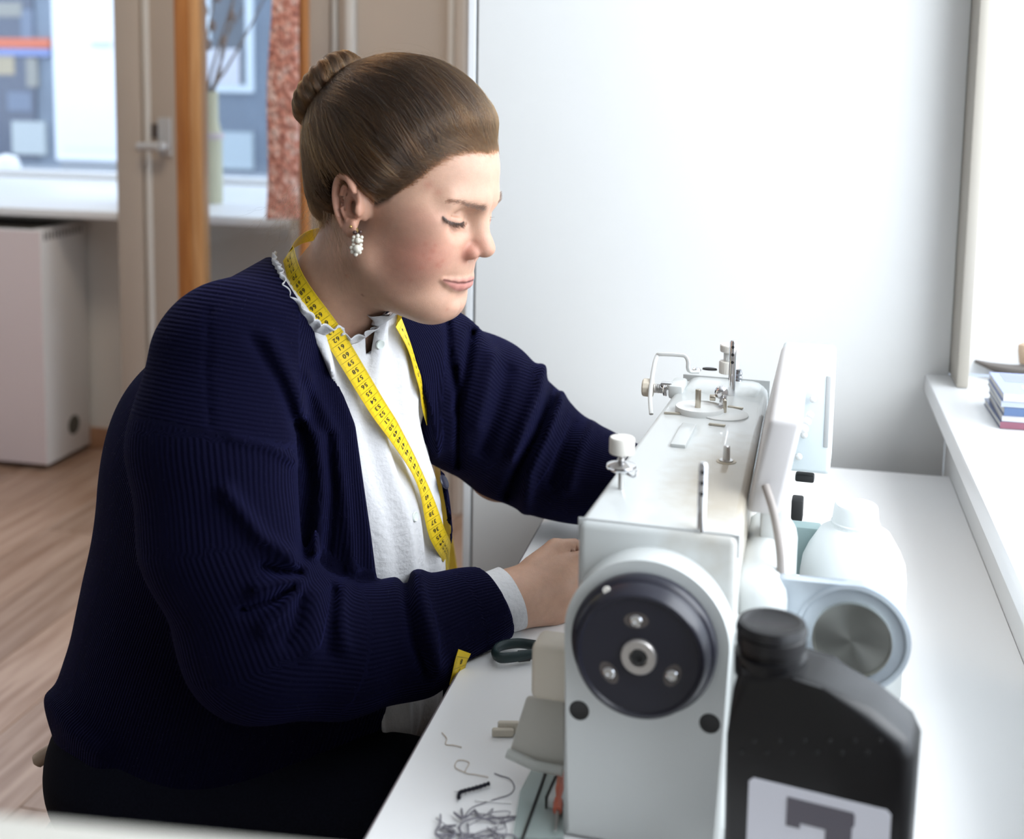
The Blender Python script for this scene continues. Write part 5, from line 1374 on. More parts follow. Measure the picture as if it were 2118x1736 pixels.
# fine wool fuzz
_me = card.data; _n = len(V); _no = np.empty(_n*3, np.float32); _me.vertices.foreach_get('normal', _no); _no = _no.reshape(-1, 3)
_ix = RNG.integers(0, _n, 26000); _p = V[_ix]+RNG.normal(0, .0012, (26000, 3)); _d = _no[_ix]*.7+RNG.normal(0, .5, (26000, 3)); _d /= np.linalg.norm(_d, axis=1)[:, None]
_L = RNG.uniform(.0012, .0036, 26000); _u = np.linspace(0, 1, 4); _cv = RNG.normal(0, .0008, (26000, 3))
FUZZ = _p[:, None]-_no[_ix][:, None]*.0006+_d[:, None]*(_L[:, None]*_u)[:, :, None]+_cv[:, None]*(_u**2)[None, :, None]
# blouse
g = .005
V, F = surface_nets(blouse, np.arange(-.60, .06, g), np.arange(1.10, 1.66, g), np.arange(.56, 1.20, g))
V = newton(blouse, V, 2, .003)
m_bl = mat('white_cotton_gauze', (.62, .62, .64), .9, bump=(170, .6))
bl = link('blouse', np_mesh('blouse', V, F), m_bl, person); bl['label'] = 'white cotton blouse with ruffled collar'
# near cuff of the blouse between cardigan and wrist
ca, cb_ = Rs[6], Rs[7]; dn = (cb_-ca)/np.linalg.norm(cb_-ca)
c0 = cb_-dn*.02; c1 = cb_+dn*.0195
xx = np.cross(dn, [0, 0, 1.]); xx /= np.linalg.norm(xx); zz = np.cross(xx, dn)
rows = []; n = 60
cf_ = MB(); rr_ = []
for s_, k in ((0, 1.0), (.25, 1.0), (.5, 1.01), (.75, 1.02), (1., 1.035), (1.0, .97), (.5, .95)):
    c = c0+(c1-c0)*s_
    rr_.append([cf_.b.verts.new(c+(xx*cos(t)*.0325+zz*sin(t)*.0345-dn*sin(t)*.0050)*k*(1+.012*sin(3*t+1)+.008*sin(7*t))) for t in np.linspace(0, 2*pi, n, endpoint=False)])
for A, B in zip(rr_, rr_[1:]):
    for k in range(n): cf_.b.faces.new((A[k], A[(k+1) % n], B[(k+1) % n], B[k]))
o = cf_.build('blouse_cuff', m_bl, person, 60)
# jeans
def jeans(P):
    d = ell(P, pel+np.array([.0, 0, -.03]), (.165, .20, .115), np.stack([TF, TL, [0, 0, 1.]]))
    for hp, kn, an in ((hipR, kneR, ankR), (hipL, kneL, ankL)):
        d = smin(d, chain(P, [hp, kn, an+np.array([0, 0, .03])], [.102, .078, .058], .03), .05)
    d = smax(d, .06-P[:, 2], .005)
    return d
V, F = surface_nets(jeans, np.arange(-.66, .2, .009), np.arange(1.05, 1.74, .009), np.arange(.03, .80, .009))
V = newton(jeans, V, 2)
jo = link('jeans', np_mesh('jeans', V, F), mat('dark_navy_denim', (.003, .0035, .007), .9, noise=(400, .5, (.006, .007, .013)), bump=(500, .2), spec=.08), person); jo['label'] = 'dark navy denim trousers'
for an in (ankR, ankL):
    MB().sphere(an+np.array([.06, -.015, -.06]), .05, 2.6, .95, .78, 20, 12).build('shoe', mat('dark_shoe', (.03, .03, .035), .5), person)

# ---- surfaces the accessories lie on
def dressed(P): return np.minimum(np.minimum(body(P), cardigan(P)), blouse(P))
def skin_blouse(P): return np.minimum(body(P), blouse(P))
def on(f, pts, lift=.0015):
    pts = np.array(pts, float); P, _ok = trace(f, pts[:, 0], pts[:, 1]); N_ = grad(f, P); N_ /= np.linalg.norm(N_, axis=1)[:, None]
    return P+N_*lift, N_

# ruffled collar: a gathered ribbon round the neck opening
def ruffle():
    ctr = [(556, 531), (573, 568), (591, 606), (613, 641), (640, 670), (674, 688), (702, 703), (732, 702), (756, 688), (776, 670), (796, 656), (812, 648)]
    q_ = spline([(a, b) for a, b in ctr], 330); P, N_ = on(skin_blouse, q_, .001); ok = trace(skin_blouse, q_[:, 0], q_[:, 1])[1] & (np.linalg.norm(P-nb, axis=1) < .16); i0 = np.argmax(ok)
    ix = np.arange(330); good = ix[ok]; P = np.stack([np.interp(np.linspace(good[0], good[-1], 330), good, P[ok][:, j]) for j in range(3)], 1); N_ = np.stack([np.interp(np.linspace(good[0], good[-1], 330), good, N_[ok][:, j]) for j in range(3)], 1)
    for _ in range(6):
        P[1:-1] = (P[:-2]+P[1:-1]*2+P[2:])/4; N_[1:-1] = (N_[:-2]+N_[1:-1]*2+N_[2:])/4
    N_ /= np.linalg.norm(N_, axis=1)[:, None]
    T = np.gradient(P, axis=0); T /= np.linalg.norm(T, axis=1)[:, None]; 
    nk = (nt-nb)/np.linalg.norm(nt-nb)
    U_ = nk[None]-T*(T@nk)[:, None]; U_ /= np.linalg.norm(U_, axis=1)[:, None]
    Nn = np.cross(T, U_); Nn *= np.sign((Nn*N_).sum(1))[:, None]
    s = np.cumsum(np.r_[0, np.linalg.norm(np.diff(P, axis=0), axis=1)])
    vs = []; m = 6
    for i in range(330):
        for j in range(m+1):
            h = j/m; ph = s[i]*2*pi/.0115+1.8*sin(s[i]*95)+.9*sin(s[i]*41); w = (.0006+.0022*h)*sin(ph)*h**.6
            vs.append(P[i]+U_[i]*(-.004+.0185*h*(1+.10*sin(s[i]*130)))+Nn[i]*(.0022+.0035*h+w)+T[i]*.0016*cos(ph)*h)
    fs = [(i*(m+1)+j, i*(m+1)+j+1, (i+1)*(m+1)+j+1, (i+1)*(m+1)+j) for i in range(329) for j in range(m)]
    me = bpy.data.meshes.new('collar_ruffle'); me.from_pydata([tuple(v) for v in vs], [], fs); me.update(); shade(me, 80)
    o = link('collar_ruffle', me, m_bl, person); md = o.modifiers.new('t', 'SOLIDIFY'); md.thickness = .0007
ruffle()
# shirt buttons and a cardigan button
for (x, y, r, mm, f) in ((785, 712, .0050, mat('mother_of_pearl', (.70, .76, .72), .15, coat=.5), blouse), (857, 1069, .0052, MATS['mother_of_pearl'], blouse), (917, 998, .0085, mat('navy_button', (.012, .012, .03), .3), dressed)):
    P, N_ = on(f, [(x, y)], .0008)
    M_ = Matrix.Translation(Vector(P[0])) @ Vector(N_[0]).to_track_quat('Z', 'Y').to_matrix().to_4x4()
    MB().lathe([(0, 0), (r, 0), (r*1.02, .0008), (r*.9, .0017), (r*.6, .0012), (0, .0011)], M_, 24).build('button', mm, person)

# ---- measuring tape round the neck (a thing of its own)
def tape():
    m_t = mat('yellow_tape_vinyl', (.80, .56, .012), .35, noise=(400, .15, (.70, .47, .01)))
    m_k = mat('black_tape_print', (.02, .018, .01), .5)
    e = empty('measuring_tape', Vector(nb)); inv = -np.array(nb)
    tag(e, 'yellow measuring tape with black centimetre marks hanging round her neck', 'measuring tape')
    fc = {}
    def glyph(ch):
        if ch not in fc:
            cu_ = bpy.data.curves.new('g', 'FONT'); cu_.body = ch; cu_.size = 1.; cu_.align_x = 'CENTER'; cu_.offset = .018
            ob = bpy.data.objects.new('g', cu_); COL.objects.link(ob); dg = bpy.context.evaluated_depsgraph_get()
            m_ = bpy.data.meshes.new_from_object(ob.evaluated_get(dg)); 
            co = np.array([v.co[:] for v in m_.vertices]) if len(m_.vertices) else np.zeros((0, 3)); fa = [tuple(p.vertices) for p in m_.polygons]
            bpy.data.objects.remove(ob); bpy.data.curves.remove(cu_); bpy.data.meshes.remove(m_); fc[ch] = (co, fa)
        return fc[ch]
    def strand(name, px, f, first, step, width, lift=.002, flip=1, tilt=None):
        n = 260
        q_ = spline(px, n); P, N_ = on(f, q_, lift); ok = trace(f, q_[:, 0], q_[:, 1])[1]; i0 = np.argmax(ok); P[:i0] = P[i0]; N_[:i0] = N_[i0]
        if i0: P, N_ = P[i0:], N_[i0:]; ix = np.linspace(0, len(P)-1, n); P = np.stack([np.interp(ix, np.arange(len(P)), P[:, j]) for j in range(3)], 1); N_ = np.stack([np.interp(ix, np.arange(len(N_)), N_[:, j]) for j in range(3)], 1)
        for _ in range(500):
            P[1:-1] = (P[:-2]+2*P[1:-1]+P[2:])/4; N_[1:-1] = (N_[:-2]+2*N_[1:-1]+N_[2:])/4
        # keep it outside the cloth after smoothing
        dd = f(P); P = P+N_*np.maximum(0, lift*.7-dd)[:, None]
        for _ in range(60): P[1:-1] = (P[:-2]+2*P[1:-1]+P[2:])/4
        N_ /= np.linalg.norm(N_, axis=1)[:, None]
        T = np.gradient(P, axis=0); T /= np.linalg.norm(T, axis=1)[:, None]
        if tilt is not None: N_ = N_*(1-tilt[1])+np.array(tilt[0])*tilt[1]
        N_ = N_-T*(N_*T).sum(1)[:, None]; N_ /= np.linalg.norm(N_, axis=1)[:, None]
        B = np.cross(T, N_)
        s = np.r_[0, np.cumsum(np.linalg.norm(np.diff(P, axis=0), axis=1))]
        def pos(ss, w, h):
            i = np.interp(ss, s, np.arange(n)); i0 = np.clip(i.astype(int), 0, n-2); fr = (i-i0)[:, None]
            g = lambda A: A[i0]*(1-fr)+A[i0+1]*fr
            return g(P)+g(B)*np.asarray(w)[:, None]+g(N_)*np.asarray(h)[:, None]
        hw = width/2
        V_ = np.vstack([P-B*hw, P+B*hw, P+B*hw+N_*.0006, P-B*hw+N_*.0006])+inv
        F_ = [(k*n+i, k*n+i+1, ((k+1) % 4)*n+i+1, ((k+1) % 4)*n+i) for k in range(4) for i in range(n-1)]+[(0, n, 2*n, 3*n), (n-1, 4*n-1, 3*n-1, 2*n-1)]
        me = bpy.data.meshes.new(name); me.from_pydata([tuple(v) for v in V_], [], F_); me.update()
        o = link(name, me, m_t, e)
        bmx = bmesh.new(); bmx.from_mesh(me); bmesh.ops.recalc_face_normals(bmx, faces=bmx.faces); bmx.to_mesh(me); bmx.free()
        # print: centimetre lines, millimetre ticks along one edge, numerals
        VV = []; FF = []; base = 0
        def quad(s0, s1, w0, w1):
            nonlocal base
            q = pos(np.array([s0, s0, s1, s1]), [w0, w1, w1, w0], [.0009]*4)+inv
            VV.extend(q); FF.append((base, base+1, base+2, base+3)); base += 4
        L_ = s[-1]; k = 0; ss = .006
        while ss < L_-.004:
            quad(ss-.00015, ss+.00015, -hw, hw)
            for j in range(1, 10):
                q = ss+j*.001
                if q < L_-.001: quad(q-.00008, q+.00008, flip*(hw-(.0042 if j == 5 else .0030)), flip*hw); quad(q-.00008, q+.00008, -flip*hw, -flip*(hw-(.0034 if j == 5 else .0022)))
            num = first+step*k
            for jj, ch in enumerate(str(abs(num))):
                co, fa = glyph(ch)
                if len(co):
                    sz = .0068
                    nd = len(str(abs(num)))
                    cx = (co[:, 0]*sz*.95+(jj-(nd-1)/2)*.0040); cy = (co[:, 1]-.35)*sz
                    q = pos(ss+.0045+cy, cx, np.full(len(co), .0010))+inv
                    VV.extend(q); FF.extend([tuple(base+i for i in f_) for f_ in fa]); base += len(co)
            ss += .01; k += 1
        me = bpy.data.meshes.new('printed_marks'); me.from_pydata([tuple(v) for v in VV], [], FF); me.update()
        link('printed_marks', me, m_k, o)
        return P[0]
    def neck_arc(A, B):
        # the part that runs round the back of the neck
        nk = (nt-nb)/np.linalg.norm(nt-nb); x = A-nb; hA = x@nk; x = x-nk*hA; rA = np.linalg.norm(x); x /= rA; y = np.cross(nk, x)
        q = B-nb; hB = q@nk; q = q-nk*hB; rB = np.linalg.norm(q); an = math.atan2(q@y, q@x)
        mid = (A-nb)*.5+(B-nb)*.5
        if (x*cos(an/2)+y*sin(an/2))@TF > 0: an = an-2*pi*np.sign(an)
        n = 60; P = []; W_ = []
        for i in range(n):
            t = i/(n-1); a = an*t; r_ = min(max(rA+(rB-rA)*t, .062), .075); P.append(nb+nk*(hA+(hB-hA)*t+.012*sin(pi*t))+(x*cos(a)+y*sin(a))*r_); W_.append(nk)
        P = np.array(P)+inv; hw = .0102; N_ = np.array([(p-inv-nb)-nk*((p-inv-nb)@nk) for p in P]); N_ /= np.linalg.norm(N_, axis=1)[:, None]
        V_ = np.vstack([P-nk*hw, P+nk*hw, P+nk*hw+N_*.0006, P-nk*hw+N_*.0006])
        F_ = [(k*n+i, k*n+i+1, ((k+1) % 4)*n+i+1, ((k+1) % 4)*n+i) for k in range(4) for i in range(n-1)]
        me = bpy.data.meshes.new('tape_band'); me.from_pydata([tuple(v) for v in V_], [], F_); me.update(); link('tape_band', me, m_t, e)
    LP = [(612, 516), (618, 540), (634, 590), (662, 645), (695, 710), (735, 782), (780, 860), (815, 925), (845, 985), (872, 1045), (892, 1100), (908, 1150), (922, 1195)]
    A0 = strand('tape_band', LP, skin_blouse, 73, -1, .0205, .012)
    RP = [(818, 666), (832, 700), (848, 745), (862, 795), (876, 845), (888, 900), (900, 960), (912, 1030), (920, 1080), (928, 1140), (938, 1200)]
    B0 = strand('tape_band', RP, skin_blouse, 4, 1, .0200, .005, 1, (np.array([.93, .25, .25]), .52))
    neck_arc(A0, B0)
    LO = [(955, 1345), (948, 1362), (942, 1385), (938, 1400)]
    strand('tape_band', LO, dressed, 8, -1, .0200, .004)
tape()
# ================================================================== HAIR, BROWS, LASHES, EARRINGS
def hair_mat(name, c_root, c_tip, rough=.32):
    m = bpy.data.materials.new(name); m.use_nodes = True; N = m.node_tree.nodes; L = m.node_tree.links
    N.remove(N['Principled BSDF']); out = N['Material Output']
    h = N.new('ShaderNodeBsdfHairPrincipled'); h.parametrization = 'COLOR'
    a = N.new('ShaderNodeAttribute'); a.attribute_name = 'tone'
    mx = N.new('ShaderNodeMix'); mx.data_type = 'RGBA'; mx.inputs[6].default_value = (*c_root, 1); mx.inputs[7].default_value = (*c_tip, 1)
    L.new(a.outputs['Fac'], mx.inputs[0]); L.new(mx.outputs[2], h.inputs['Color'])
    h.inputs['Roughness'].default_value = rough; h.inputs['Radial Roughness'].default_value = .5; h.inputs['Random Roughness'].default_value = .2
    L.new(h.outputs[0], out.inputs['Surface']); return m
m_hair = hair_mat('brown_hair', (.0075, .0032, .0014), (.135, .060, .019), .24)
m_brow = hair_mat('brow_hair', (.022, .012, .008), (.045, .026, .016))
m_fuzz = hair_mat('navy_fuzz', (.006, .006, .028), (.016, .016, .06), .6)
m_lash = hair_mat('lash_hair', (.008, .006, .005), (.012, .009, .008))
def curves(name, strands, radius, m, parent, tone=None, taper=True):
    cv = bpy.data.hair_curves.new(name); cv.add_curves([len(s) for s in strands])
    P = np.vstack(strands).astype(np.float32); cv.attributes['position'].data.foreach_set('vector', P.ravel())
    r = np.concatenate([np.full(len(s), radius)*(np.linspace(1, .35, len(s)) if taper else 1) for s in strands]).astype(np.float32)
    ra = cv.attributes.get('radius') or cv.attributes.new('radius', 'FLOAT', 'POINT'); ra.data.foreach_set('value', r)
    ta = cv.attributes.new('tone', 'FLOAT', 'CURVE'); ta.data.foreach_set('value', np.asarray(tone if tone is not None else RNG.random(len(strands)), np.float32))
    cv.materials.append(m); o = bpy.data.objects.new(name, cv); COL.objects.link(o); o.parent = parent; o['kind'] = 'stuff'; return o

curves('wool_fuzz', list(FUZZ), .00003, m_fuzz, card)
# hair volume (head units): cap plus swept nape
def cap_sd(Q):
    x, y, z = Q.T; ay = np.abs(y)
    d = ell(Q, (.011, 0, .042), (.1055, .077, .086))
    d = smin(d, ell(Q, (-.030, 0, -.015), (.046, .052, .046)), .03)
    # thin at the hairline, full behind it
    s = hair_in(Q)/.034
    t = np.clip(s, 0, 1); t = t*t*(3-2*t)
    full = np.interp(z, [-.06, -.01, .04, .10, .14], [.003, .006, .010, .016, .020])*np.interp(x, [-.10, .02, .08, .11], [.75, 1., .75, .6])
    return d-.0006-full*t
BC = np.array([-.0960, 0, .0860]); BN = np.array([-.92, 0, .386]); BN /= np.linalg.norm(BN)
BU = np.array([.386, 0, .92]); BU /= np.linalg.norm(BU); BV = np.cross(BN, BU)
BASE = BC-BN*.012
def in_hair(Q):
    x, y, z = Q.T; ay = np.abs(y)
    earm = (x > -.026) & (x < .022) & (z < .012) & (ay > .04)
    return (hair_in(Q) > 0) & ~earm & (x < .125)
# solid under-layer
def capmesh(Q3):
    Q = to_h(Q3); d = cap_sd(Q)+.0016
    x, y, z = Q.T; ay = np.abs(y)
    cut = .016-hair_in(Q)
    earc = ell(np.stack([x, ay, z], 1), (-.001, .082, -.010), (.026, .022, .030))
    d = smax(d, cut*.8, .006); d = smax(d, -earc, .003)
    return d*HS
g = .0032
V, F = surface_nets(capmesh, np.arange(HO[0]-.16, HO[0]+.15, g), np.arange(HO[1]-.13, HO[1]+.13, g), np.arange(HO[2]-.13, HO[2]+.17, g))
V = newton(capmesh, V, 1, .002)
m_under = mat('hair_under_layer', (.014, .0075, .0045), 1., spec=0.)
link('hair_cap', np_mesh('hair_cap', V, F), m_under, person)
# combed strands
def strands_cap(n, roots=None):
    out = []; tone = []
    dirs = RNG.normal(size=(n*5, 3)); dirs /= np.linalg.norm(dirs, axis=1)[:, None]
    c = np.array([.008, 0, .047])
    # roots everywhere on the cap, denser along the hairline
    dirs = dirs[:int(n*2.2)]; t = np.full(len(dirs), .09)
    for _ in range(7): t = t-cap_sd(c+dirs*t[:, None])*.95
    R0 = c+dirs*t[:, None]
    R0 = R0[in_hair(R0)]
    R0 = R0[:n]
    if roots is not None: R0 = roots
    m = 22
    u_ = np.linspace(0, 1, m)
    B0 = BASE+BU*RNG.uniform(-.028, .03, len(R0))[:, None]*.8+BV*RNG.uniform(-.018, .018, len(R0))[:, None]
    A = R0-c; A = A/np.linalg.norm(A, axis=1)[:, None]; B = B0-c; B = B/np.linalg.norm(B, axis=1)[:, None]
    om = np.arccos(np.clip((A*B).sum(1), -1, 1)); so = np.maximum(np.sin(om), 1e-3)
    P = (np.sin((1-u_)[None]*om[:, None])/so[:, None])[:, :, None]*A[:, None]+(np.sin(u_[None]*om[:, None])/so[:, None])[:, :, None]*B[:, None]
    # comb: strands bow upwards on the side of the head
    bow = .16*np.sin(u_*pi)[None]*np.clip(om, 0, 1.4)[:, None]*np.where(R0[:, 2] < .11, 1, .2)[:, None]
    P[:, :, 2] += bow; P /= np.linalg.norm(P, axis=2)[:, :, None]
    sh = P.shape; D = P.reshape(-1, 3); t = np.full(len(D), .095)
    for _ in range(6): t = t-cap_sd(c+D*t[:, None])*.95
    P = (c+D*t[:, None]).reshape(sh); Dn = D.reshape(sh)
    # locks: strands of one angular sector share offset and colour
    sec = np.arctan2(R0[:, 1], R0[:, 2]-.02)
    lock = np.floor((sec+.015*RNG.normal(size=len(sec))+.25*R0[:, 0]*9)*13).astype(int)
    lr = np.random.default_rng(3); lo = {k: (lr.uniform(-.0022, .0030), lr.random()) for k in set(lock)}
    off = np.array([lo[k][0] for k in lock]); tn = np.array([lo[k][1] for k in lock])
    off = off+RNG.uniform(-.0016, .0018, len(off))
    wv = RNG.uniform(0, 6.28, len(off))
    prof = np.clip(np.sin(np.minimum(u_*4, 1)*pi/2), 0, 1)
    P = P+Dn*((off[:, None]*prof[None])+.0006*np.sin(u_[None]*9+wv[:, None]))[:, :, None]
    side = np.cross(Dn, P[:, -1:, :]-P[:, :1, :]); side /= np.linalg.norm(side, axis=2)[:, :, None]+1e-9
    P = P+side*(.0016*np.sin(u_[None]*5+wv[:, None]*2))[:, :, None]
    tone_ = np.clip(.03+.95*tn**4+RNG.normal(0, .10, len(tn)), 0, 1)
    return [from_h(p) for p in P], tone_
S1, t1 = strands_cap(15000)
_t = RNG.uniform(-.35, 1, 5000)                   # extra roots along the hairline
_k = [-.35, -.15, 0, .3, .45, .6, 1]
_r = np.stack([np.interp(_t, _k, [.092, .106, .109, .095, .083, .074, .044]), np.interp(_t, _k, [.042, .015, -.008, -.040, -.054, -.063, -.074]), np.interp(_t, _k, [.081, .082, .082, .081, .072, .058, .014])], 1)+RNG.normal(0, .0016, (5000, 3))
_b = BASE-_r; _b /= np.linalg.norm(_b, axis=1)[:, None]
_r = _r+(_b*.6+np.array([0, 0, .5]))*RNG.uniform(-.002, .034, 5000)[:, None]
S2, t2 = strands_cap(1, _r)
S1 = S1+S2; t1 = np.r_[t1, t2]
curves('hair_strands', S1, .00011, m_hair, person, t1)
# bun: hair wound round a ring
def bun():
    Rm, rm = .0265, .0180
    w = MB(); V_ = []
    vs = []; nu, nv = 64, 28
    for i in range(nu):
        a = 2*pi*i/nu; cen = BC+(BU*cos(a)*1.08+BV*sin(a)*.92)*Rm; rad_ = BU*cos(a)+BV*sin(a)
        for j in range(nv):
            b = 2*pi*j/nv; vs.append(from_h(cen+(rad_*cos(b)+BN*sin(b))*(rm-.0012)))
    fs = [(i*nv+j, ((i+1) % nu)*nv+j, ((i+1) % nu)*nv+(j+1) % nv, i*nv+(j+1) % nv) for i in range(nu) for j in range(nv)]
    me = bpy.data.meshes.new('hair_bun_core'); me.from_pydata([tuple(v) for v in vs], [], fs); me.update(); shade(me, 90)
    link('hair_bun_core', me, m_under, person)
    out = []; tn = []
    for k in range(4200):
        a0 = RNG.uniform(0, 2*pi); tw = RNG.uniform(.25, .5); b0 = RNG.uniform(-.6, .4); b1 = b0+RNG.uniform(2.6, 4.2)
        lock = math.floor(a0*17); lr = np.random.default_rng(lock+50); lo = lr.uniform(-.0006, .0009); lt = lr.random()
        b = np.linspace(b0-.9, b1, 16); a = a0+tw*(b-b0)/2.2
        rr = rm+lo*.8+RNG.uniform(-.0012, .0012)+.0008*np.sin(a*21)
        cen = BC+(np.outer(np.cos(a)*1.08, BU)+np.outer(np.sin(a)*.92, BV))*Rm; rv = np.outer(np.cos(a), BU)+np.outer(np.sin(a), BV)
        out.append(from_h(cen+(rv*np.cos(b)[:, None]+np.outer(np.sin(b), BN))*(rr if np.isscalar(rr) else rr[:, None])))
        tn.append(np.clip(.12+.9*lt**2+RNG.normal(0, .12), 0, 1))
    curves('bun_strands', out, .00009, m_hair, person, tn, False)
bun()
# loose flyaways at the crown and wisps at the nape
def wisps():
    out = []
    for k in range(150):
        s = S1[RNG.integers(0, len(S1))]; q = to_h(s); i = RNG.integers(2, 14); j = min(i+RNG.integers(5, 8), 21)
        seg = q[i:j]; nn = seg-np.array([.008, 0, .047]); nn /= np.linalg.norm(nn, axis=1)[:, None]
        l = RNG.uniform(.002, .011); u_ = np.linspace(0, 1, len(seg)); seg = seg+nn*(l*np.sin(u_*pi*RNG.uniform(.5, 1)))[:, None]+np.cumsum(RNG.normal(0, .0006, seg.shape), 0)
        out.append(from_h(seg))
    for k in range(130):
        p = np.array([RNG.uniform(-.105, -.06), RNG.uniform(-.055, .02), RNG.uniform(-.055, -.02)])
        d = np.array([RNG.normal(-.45, .3), RNG.normal(-.1, .3), -1.]); d /= np.linalg.norm(d); L_ = RNG.uniform(.02, .05)
        u_ = np.linspace(0, 1, 9); curl = np.cumsum(RNG.normal(0, .0016, (9, 3)), 0)
        out.append(from_h(p+np.outer(u_*L_, d)+np.outer(u_**2*RNG.normal(0, .018), [1, 0, .3])+curl))
    for k in range(60):       # long loose lock before and behind the ear
        x0 = RNG.uniform(-.02, .0); u_ = np.linspace(0, 1, 10)
        y = -.0755-.004*np.sin(u_*3); out.append(from_h(np.stack([x0+.03*u_*RNG.uniform(.4, 1)+.006*np.sin(u_*4+k), np.full(10, -.079)+RNG.normal(0, .002)+.018*u_**2, -.02-.085*u_*RNG.uniform(.5, 1)], 1)))
    n = 2200; t = np.r_[RNG.random(1100), RNG.uniform(-.35, .35, 1100)]      # temple hair sweeping over the ear top
    p0 = np.stack([np.interp(t, [-.35, -.15, 0, .3, .6, 1], [.094, .108, .110, .094, .074, .044]), np.interp(t, [-.35, -.15, 0, .3, .6, 1], [.042, .015, -.008, -.042, -.063, -.074]), np.interp(t, [-.35, -.15, 0, .3, .6, 1], [.080, .082, .082, .080, .058, .014])], 1)+RNG.normal(0, .0025, (n, 3))
    p0 = to_h(newton(body, from_h(p0), 3, .01))
    p3 = np.stack([np.interp(t, [-.35, 0, .4, 1], [.04, .03, -.01, -.03]), np.interp(t, [-.35, 0, .4, 1], [.03, -.03, -.084, -.084]), np.interp(t, [-.35, 0, .4, 1], [.145, .135, .085, .03])+RNG.uniform(-.01, .015, n)], 1); u_ = np.linspace(0, 1, 14)[None, :, None]
    p1 = p0+np.array([-.010, -.006, .006])+np.outer(t, [-.004, 0, -.018]); p2 = p3+np.array([.03, -.001, -.014]); X = lambda a_: a_[:, None]
    q = ((1-u_)**3*X(p0)+3*(1-u_)**2*u_*X(p1)+3*(1-u_)*u_**2*X(p2)+u_**3*X(p3)).reshape(-1, 3)
    lift = np.repeat(RNG.uniform(.0008, .0030, n), 14)*np.tile(np.minimum(1, np.linspace(0, 4, 14)), n)
    for _ in range(2): dd = cap_sd(q); gq = grad(cap_sd, q); q = q-gq*(dd-lift)[:, None]
    out += [from_h(k) for k, p_, t_ in zip(q.reshape(n, 14, 3), p0, t) if k[1:, 2].min() > p_[2]-.003-.02*max(0, t_)]
    x0 = RNG.uniform(-.085, -.018, 900)       # short nape hairs lifting off the neck into the comb
    p0 = np.stack([x0, -.05*np.abs(np.cos(x0*8))*RNG.uniform(.2, 1.2, 900), -.052+np.clip((x0+.09)*.55, -.02, .06)-RNG.uniform(.0, .016, 900)], 1)
    p0 = to_h(newton(body, from_h(p0), 4, .02)); p3 = p0+np.array([-.022, .006, .055])*RNG.uniform(.6, 1.1, 900)[:, None]; u_ = np.linspace(0, 1, 9)
    q = (p0[:, None]+(p3-p0)[:, None]*u_[None, :, None]).reshape(-1, 3); dd = cap_sd(q); gq = grad(cap_sd, q)
    q = (q-gq*(np.where(dd < .0012, dd-.0012-RNG.uniform(0, .001, len(dd)), 0)*np.tile(np.minimum(1, u_*3), 900))[:, None]).reshape(900, 9, 3)
    out += [from_h(k) for k in q]
    curves('loose_hairs', out, .00006, m_hair, person, RNG.uniform(.05, .6, len(out)))
wisps()
# eyebrows and lashes grown from the face surface
def brow(path, n, length, lean, m, name, rad_, droop=.0):
    P, N_ = on(body, spline(path, n), .0002); T = np.gradient(P, axis=0); T /= np.linalg.norm(T, axis=1)[:, None]
    out = []
    for k in range(n):
        j = RNG.integers(-2, 3); i = min(max(int(n*(k/n)**1.5)+j, 0), n-1)
        p = P[i]+RNG.normal(0, .0010, 3)+h_u*RNG.uniform(-.0026, .0026)*(1-.65*i/n); w = RNG.normal(0, .18)
        d = -T[i]*lean+h_u*(.35+w)+N_[i]*.25; d /= np.linalg.norm(d); u_ = np.linspace(0, 1, 6)
        out.append(p+np.outer(u_*length*RNG.uniform(.7, 1.1), d)-np.outer(u_**2*length*.35, N_[i]+h_u*.3))
    curves(name, out, rad_, m, person)
brow([(999, 429), (986, 427), (972, 423.5), (957, 419.5), (940, 417), (922, 416)], 800, .0050, 1., m_brow, 'eyebrow', .00008)
fb = from_h([(.1165, .016, .029), (.115, .026, .031), (.110, .036, .033)])
out = []
for k in range(150):
    t = RNG.random(); p = from_h(np.array([.1205-.012*t, .010+.028*t, .0285+.003*t])+RNG.normal(0, .001, 3)); p = newton(body, p[None], 4)[0]
    d = h_l*.8+h_u*.35+h_f*.1; u_ = np.linspace(0, 1, 5); out.append(p+np.outer(u_*.006, d))
curves('eyebrow', out, .00009, m_brow, person)
def lashes(path, n, L_):
    P, N_ = on(body, spline(path, n), .0003); out = []
    for k in range(n):
        s = (k/(n-1)-.5); d = h_f*.62-h_u*.85+h_l*(-.5*s)-h_l*.35+RNG.normal(0, .12, 3); d /= np.linalg.norm(d); l = L_*RNG.uniform(.7, 1.05)
        u_ = np.linspace(0, 1, 7); out.append(P[k]+np.outer(u_*l, d)+np.outer(u_**2*l*.40, h_u)+RNG.normal(0, .0002, 3))
    curves('eyelashes', out, .00016, m_lash, person)
lashes([(915, 447), (922, 453), (932, 458), (944, 461), (953, 461), (959, 458)], 130, .0105)
out = []
for k in range(24):
    p = from_h(np.array([.1035-.0005*abs(k-12), .020+.024*k/24, .0015])); p = newton(body, p[None], 4)[0]
    d = h_f*.8-h_u*.35+h_l*.2; u_ = np.linspace(0, 1, 6); out.append(p+np.outer(u_*.0085, d)+np.outer(u_**2*.004, h_u))
curves('eyelashes', out, .00010, m_lash, person)

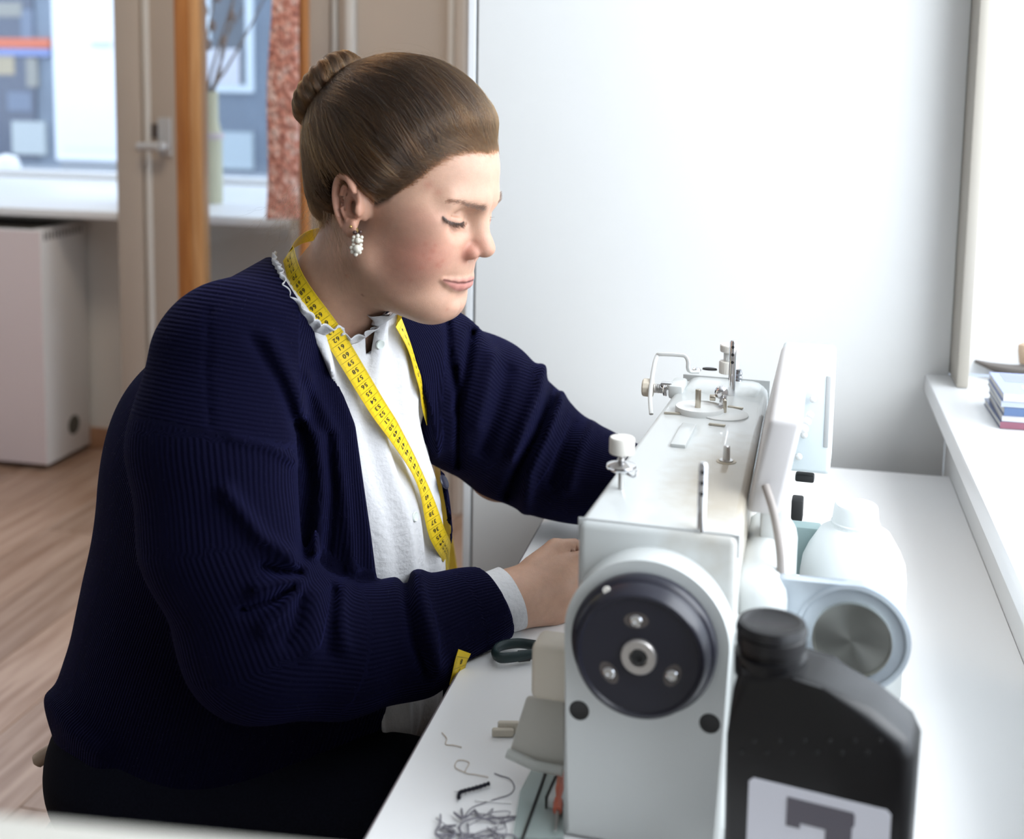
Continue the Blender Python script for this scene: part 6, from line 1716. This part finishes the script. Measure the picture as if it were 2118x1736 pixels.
# pearl earring and a small stud
def jewellery():
    m_p = mat('pearl', (.66, .62, .53), .12, coat=.8, spec=.6); m_g = mat('gold_finding', (.62, .42, .16), .25, 1.); m_b = mat('brown_bead', (.06, .03, .025), .2)
    P, N_ = on(body, [(737, 476)], .001); o = P[0]; px = 1/FP*np.linalg.norm(o-CAM)
    e = empty('earring', Vector(o)); e.parent = person; e['label'] = 'dangling pearl cluster earring'
    def w(x, y, out_=0.): return Vector(at_plane(x, y, o-cf*(.004+out_), cf)-o)
    for (x, y, r) in ((734, 481, 4.5), (745, 480, 4.5), (739, 484, 4.5)): MB().sphere(w(x, y), r*px, 1, 1, 1, 12, 8).build('bead', m_b, e)
    MB().tube([w(738, 472), w(739, 478, .001), w(739, 483, .001)], .0007, 8).build('ear_wire', m_g, e)
    for (x, y, r, z) in ((732, 491, 4.2, 0), (740, 488, 4.2, .001), (748, 491, 4, 0), (731, 498, 4, 0), (740.5, 497.5, 6.2, .003), (747.5, 498.5, 3.8, 0), (731, 506, 4, 0), (746, 507, 4.2, 0), (727, 513, 4.4, 0), (739.5, 515, 9, .003), (747, 514.5, 4.2, 0), (728.5, 521, 4.4, 0), (744, 522, 4.2, 0), (736, 526, 4.8, .001)):
        MB().sphere(w(x, y, z), r*px, 1, 1, 1, 16, 12).build('pearl', m_p, e)
    P, N_ = on(body, [(726, 469)], .0006)
    s = MB().sphere((0, 0, 0), .0014, 1, 1, 1, 14, 10).build('ear_stud', m_g, person); s.location = Vector(P[0])
jewellery()

# ---- stool
def stool():
    e = empty('work_stool', (pel[0]+.0, pel[1], 0)); top = .475
    m_s = mat('black_stool_vinyl', (.02, .02, .022), .5)
    MB().lathe([(0, top-.07), (.19, top-.07), (.205, top-.05), (.205, top-.015), (.19, top), (0, top+.004)], None, 48).build('seat', m_s, e)
    MB().cyl((0, 0, .06), (0, 0, top-.07), .025, n=20).build('gas_lift', m_chrome, e)
    for k in range(5):
        a = 2*pi*k/5; MB().tube([(0, 0, .09), (.16*cos(a), .16*sin(a), .075), (.27*cos(a), .27*sin(a), .065)], [.022, .018, .014], 10).build('base_arm', m_chrome, e)
        MB().cyl((.27*cos(a), .27*sin(a)-.012, .028), (.27*cos(a), .27*sin(a)+.012, .028), .028, n=20, bev=.004).build('castor', m_blk2, e)
    P = at(78, 1574, 1.36); q = Vector(P)-e.location; P2 = Vector(at(105, 1552, 1.36))-e.location
    MB().tube([q+(q-P2)*.2, q, q*.5+P2*.5, P2, P2+(P2-q)*2.], [.0035, .0085, .0085, .007, .005], 12).build('lever_tab', mat('beige_plastic', (.42, .32, .24), .5), e)
    tag(e, 'black work stool with beige lever under the seamstress', 'stool')
stool()
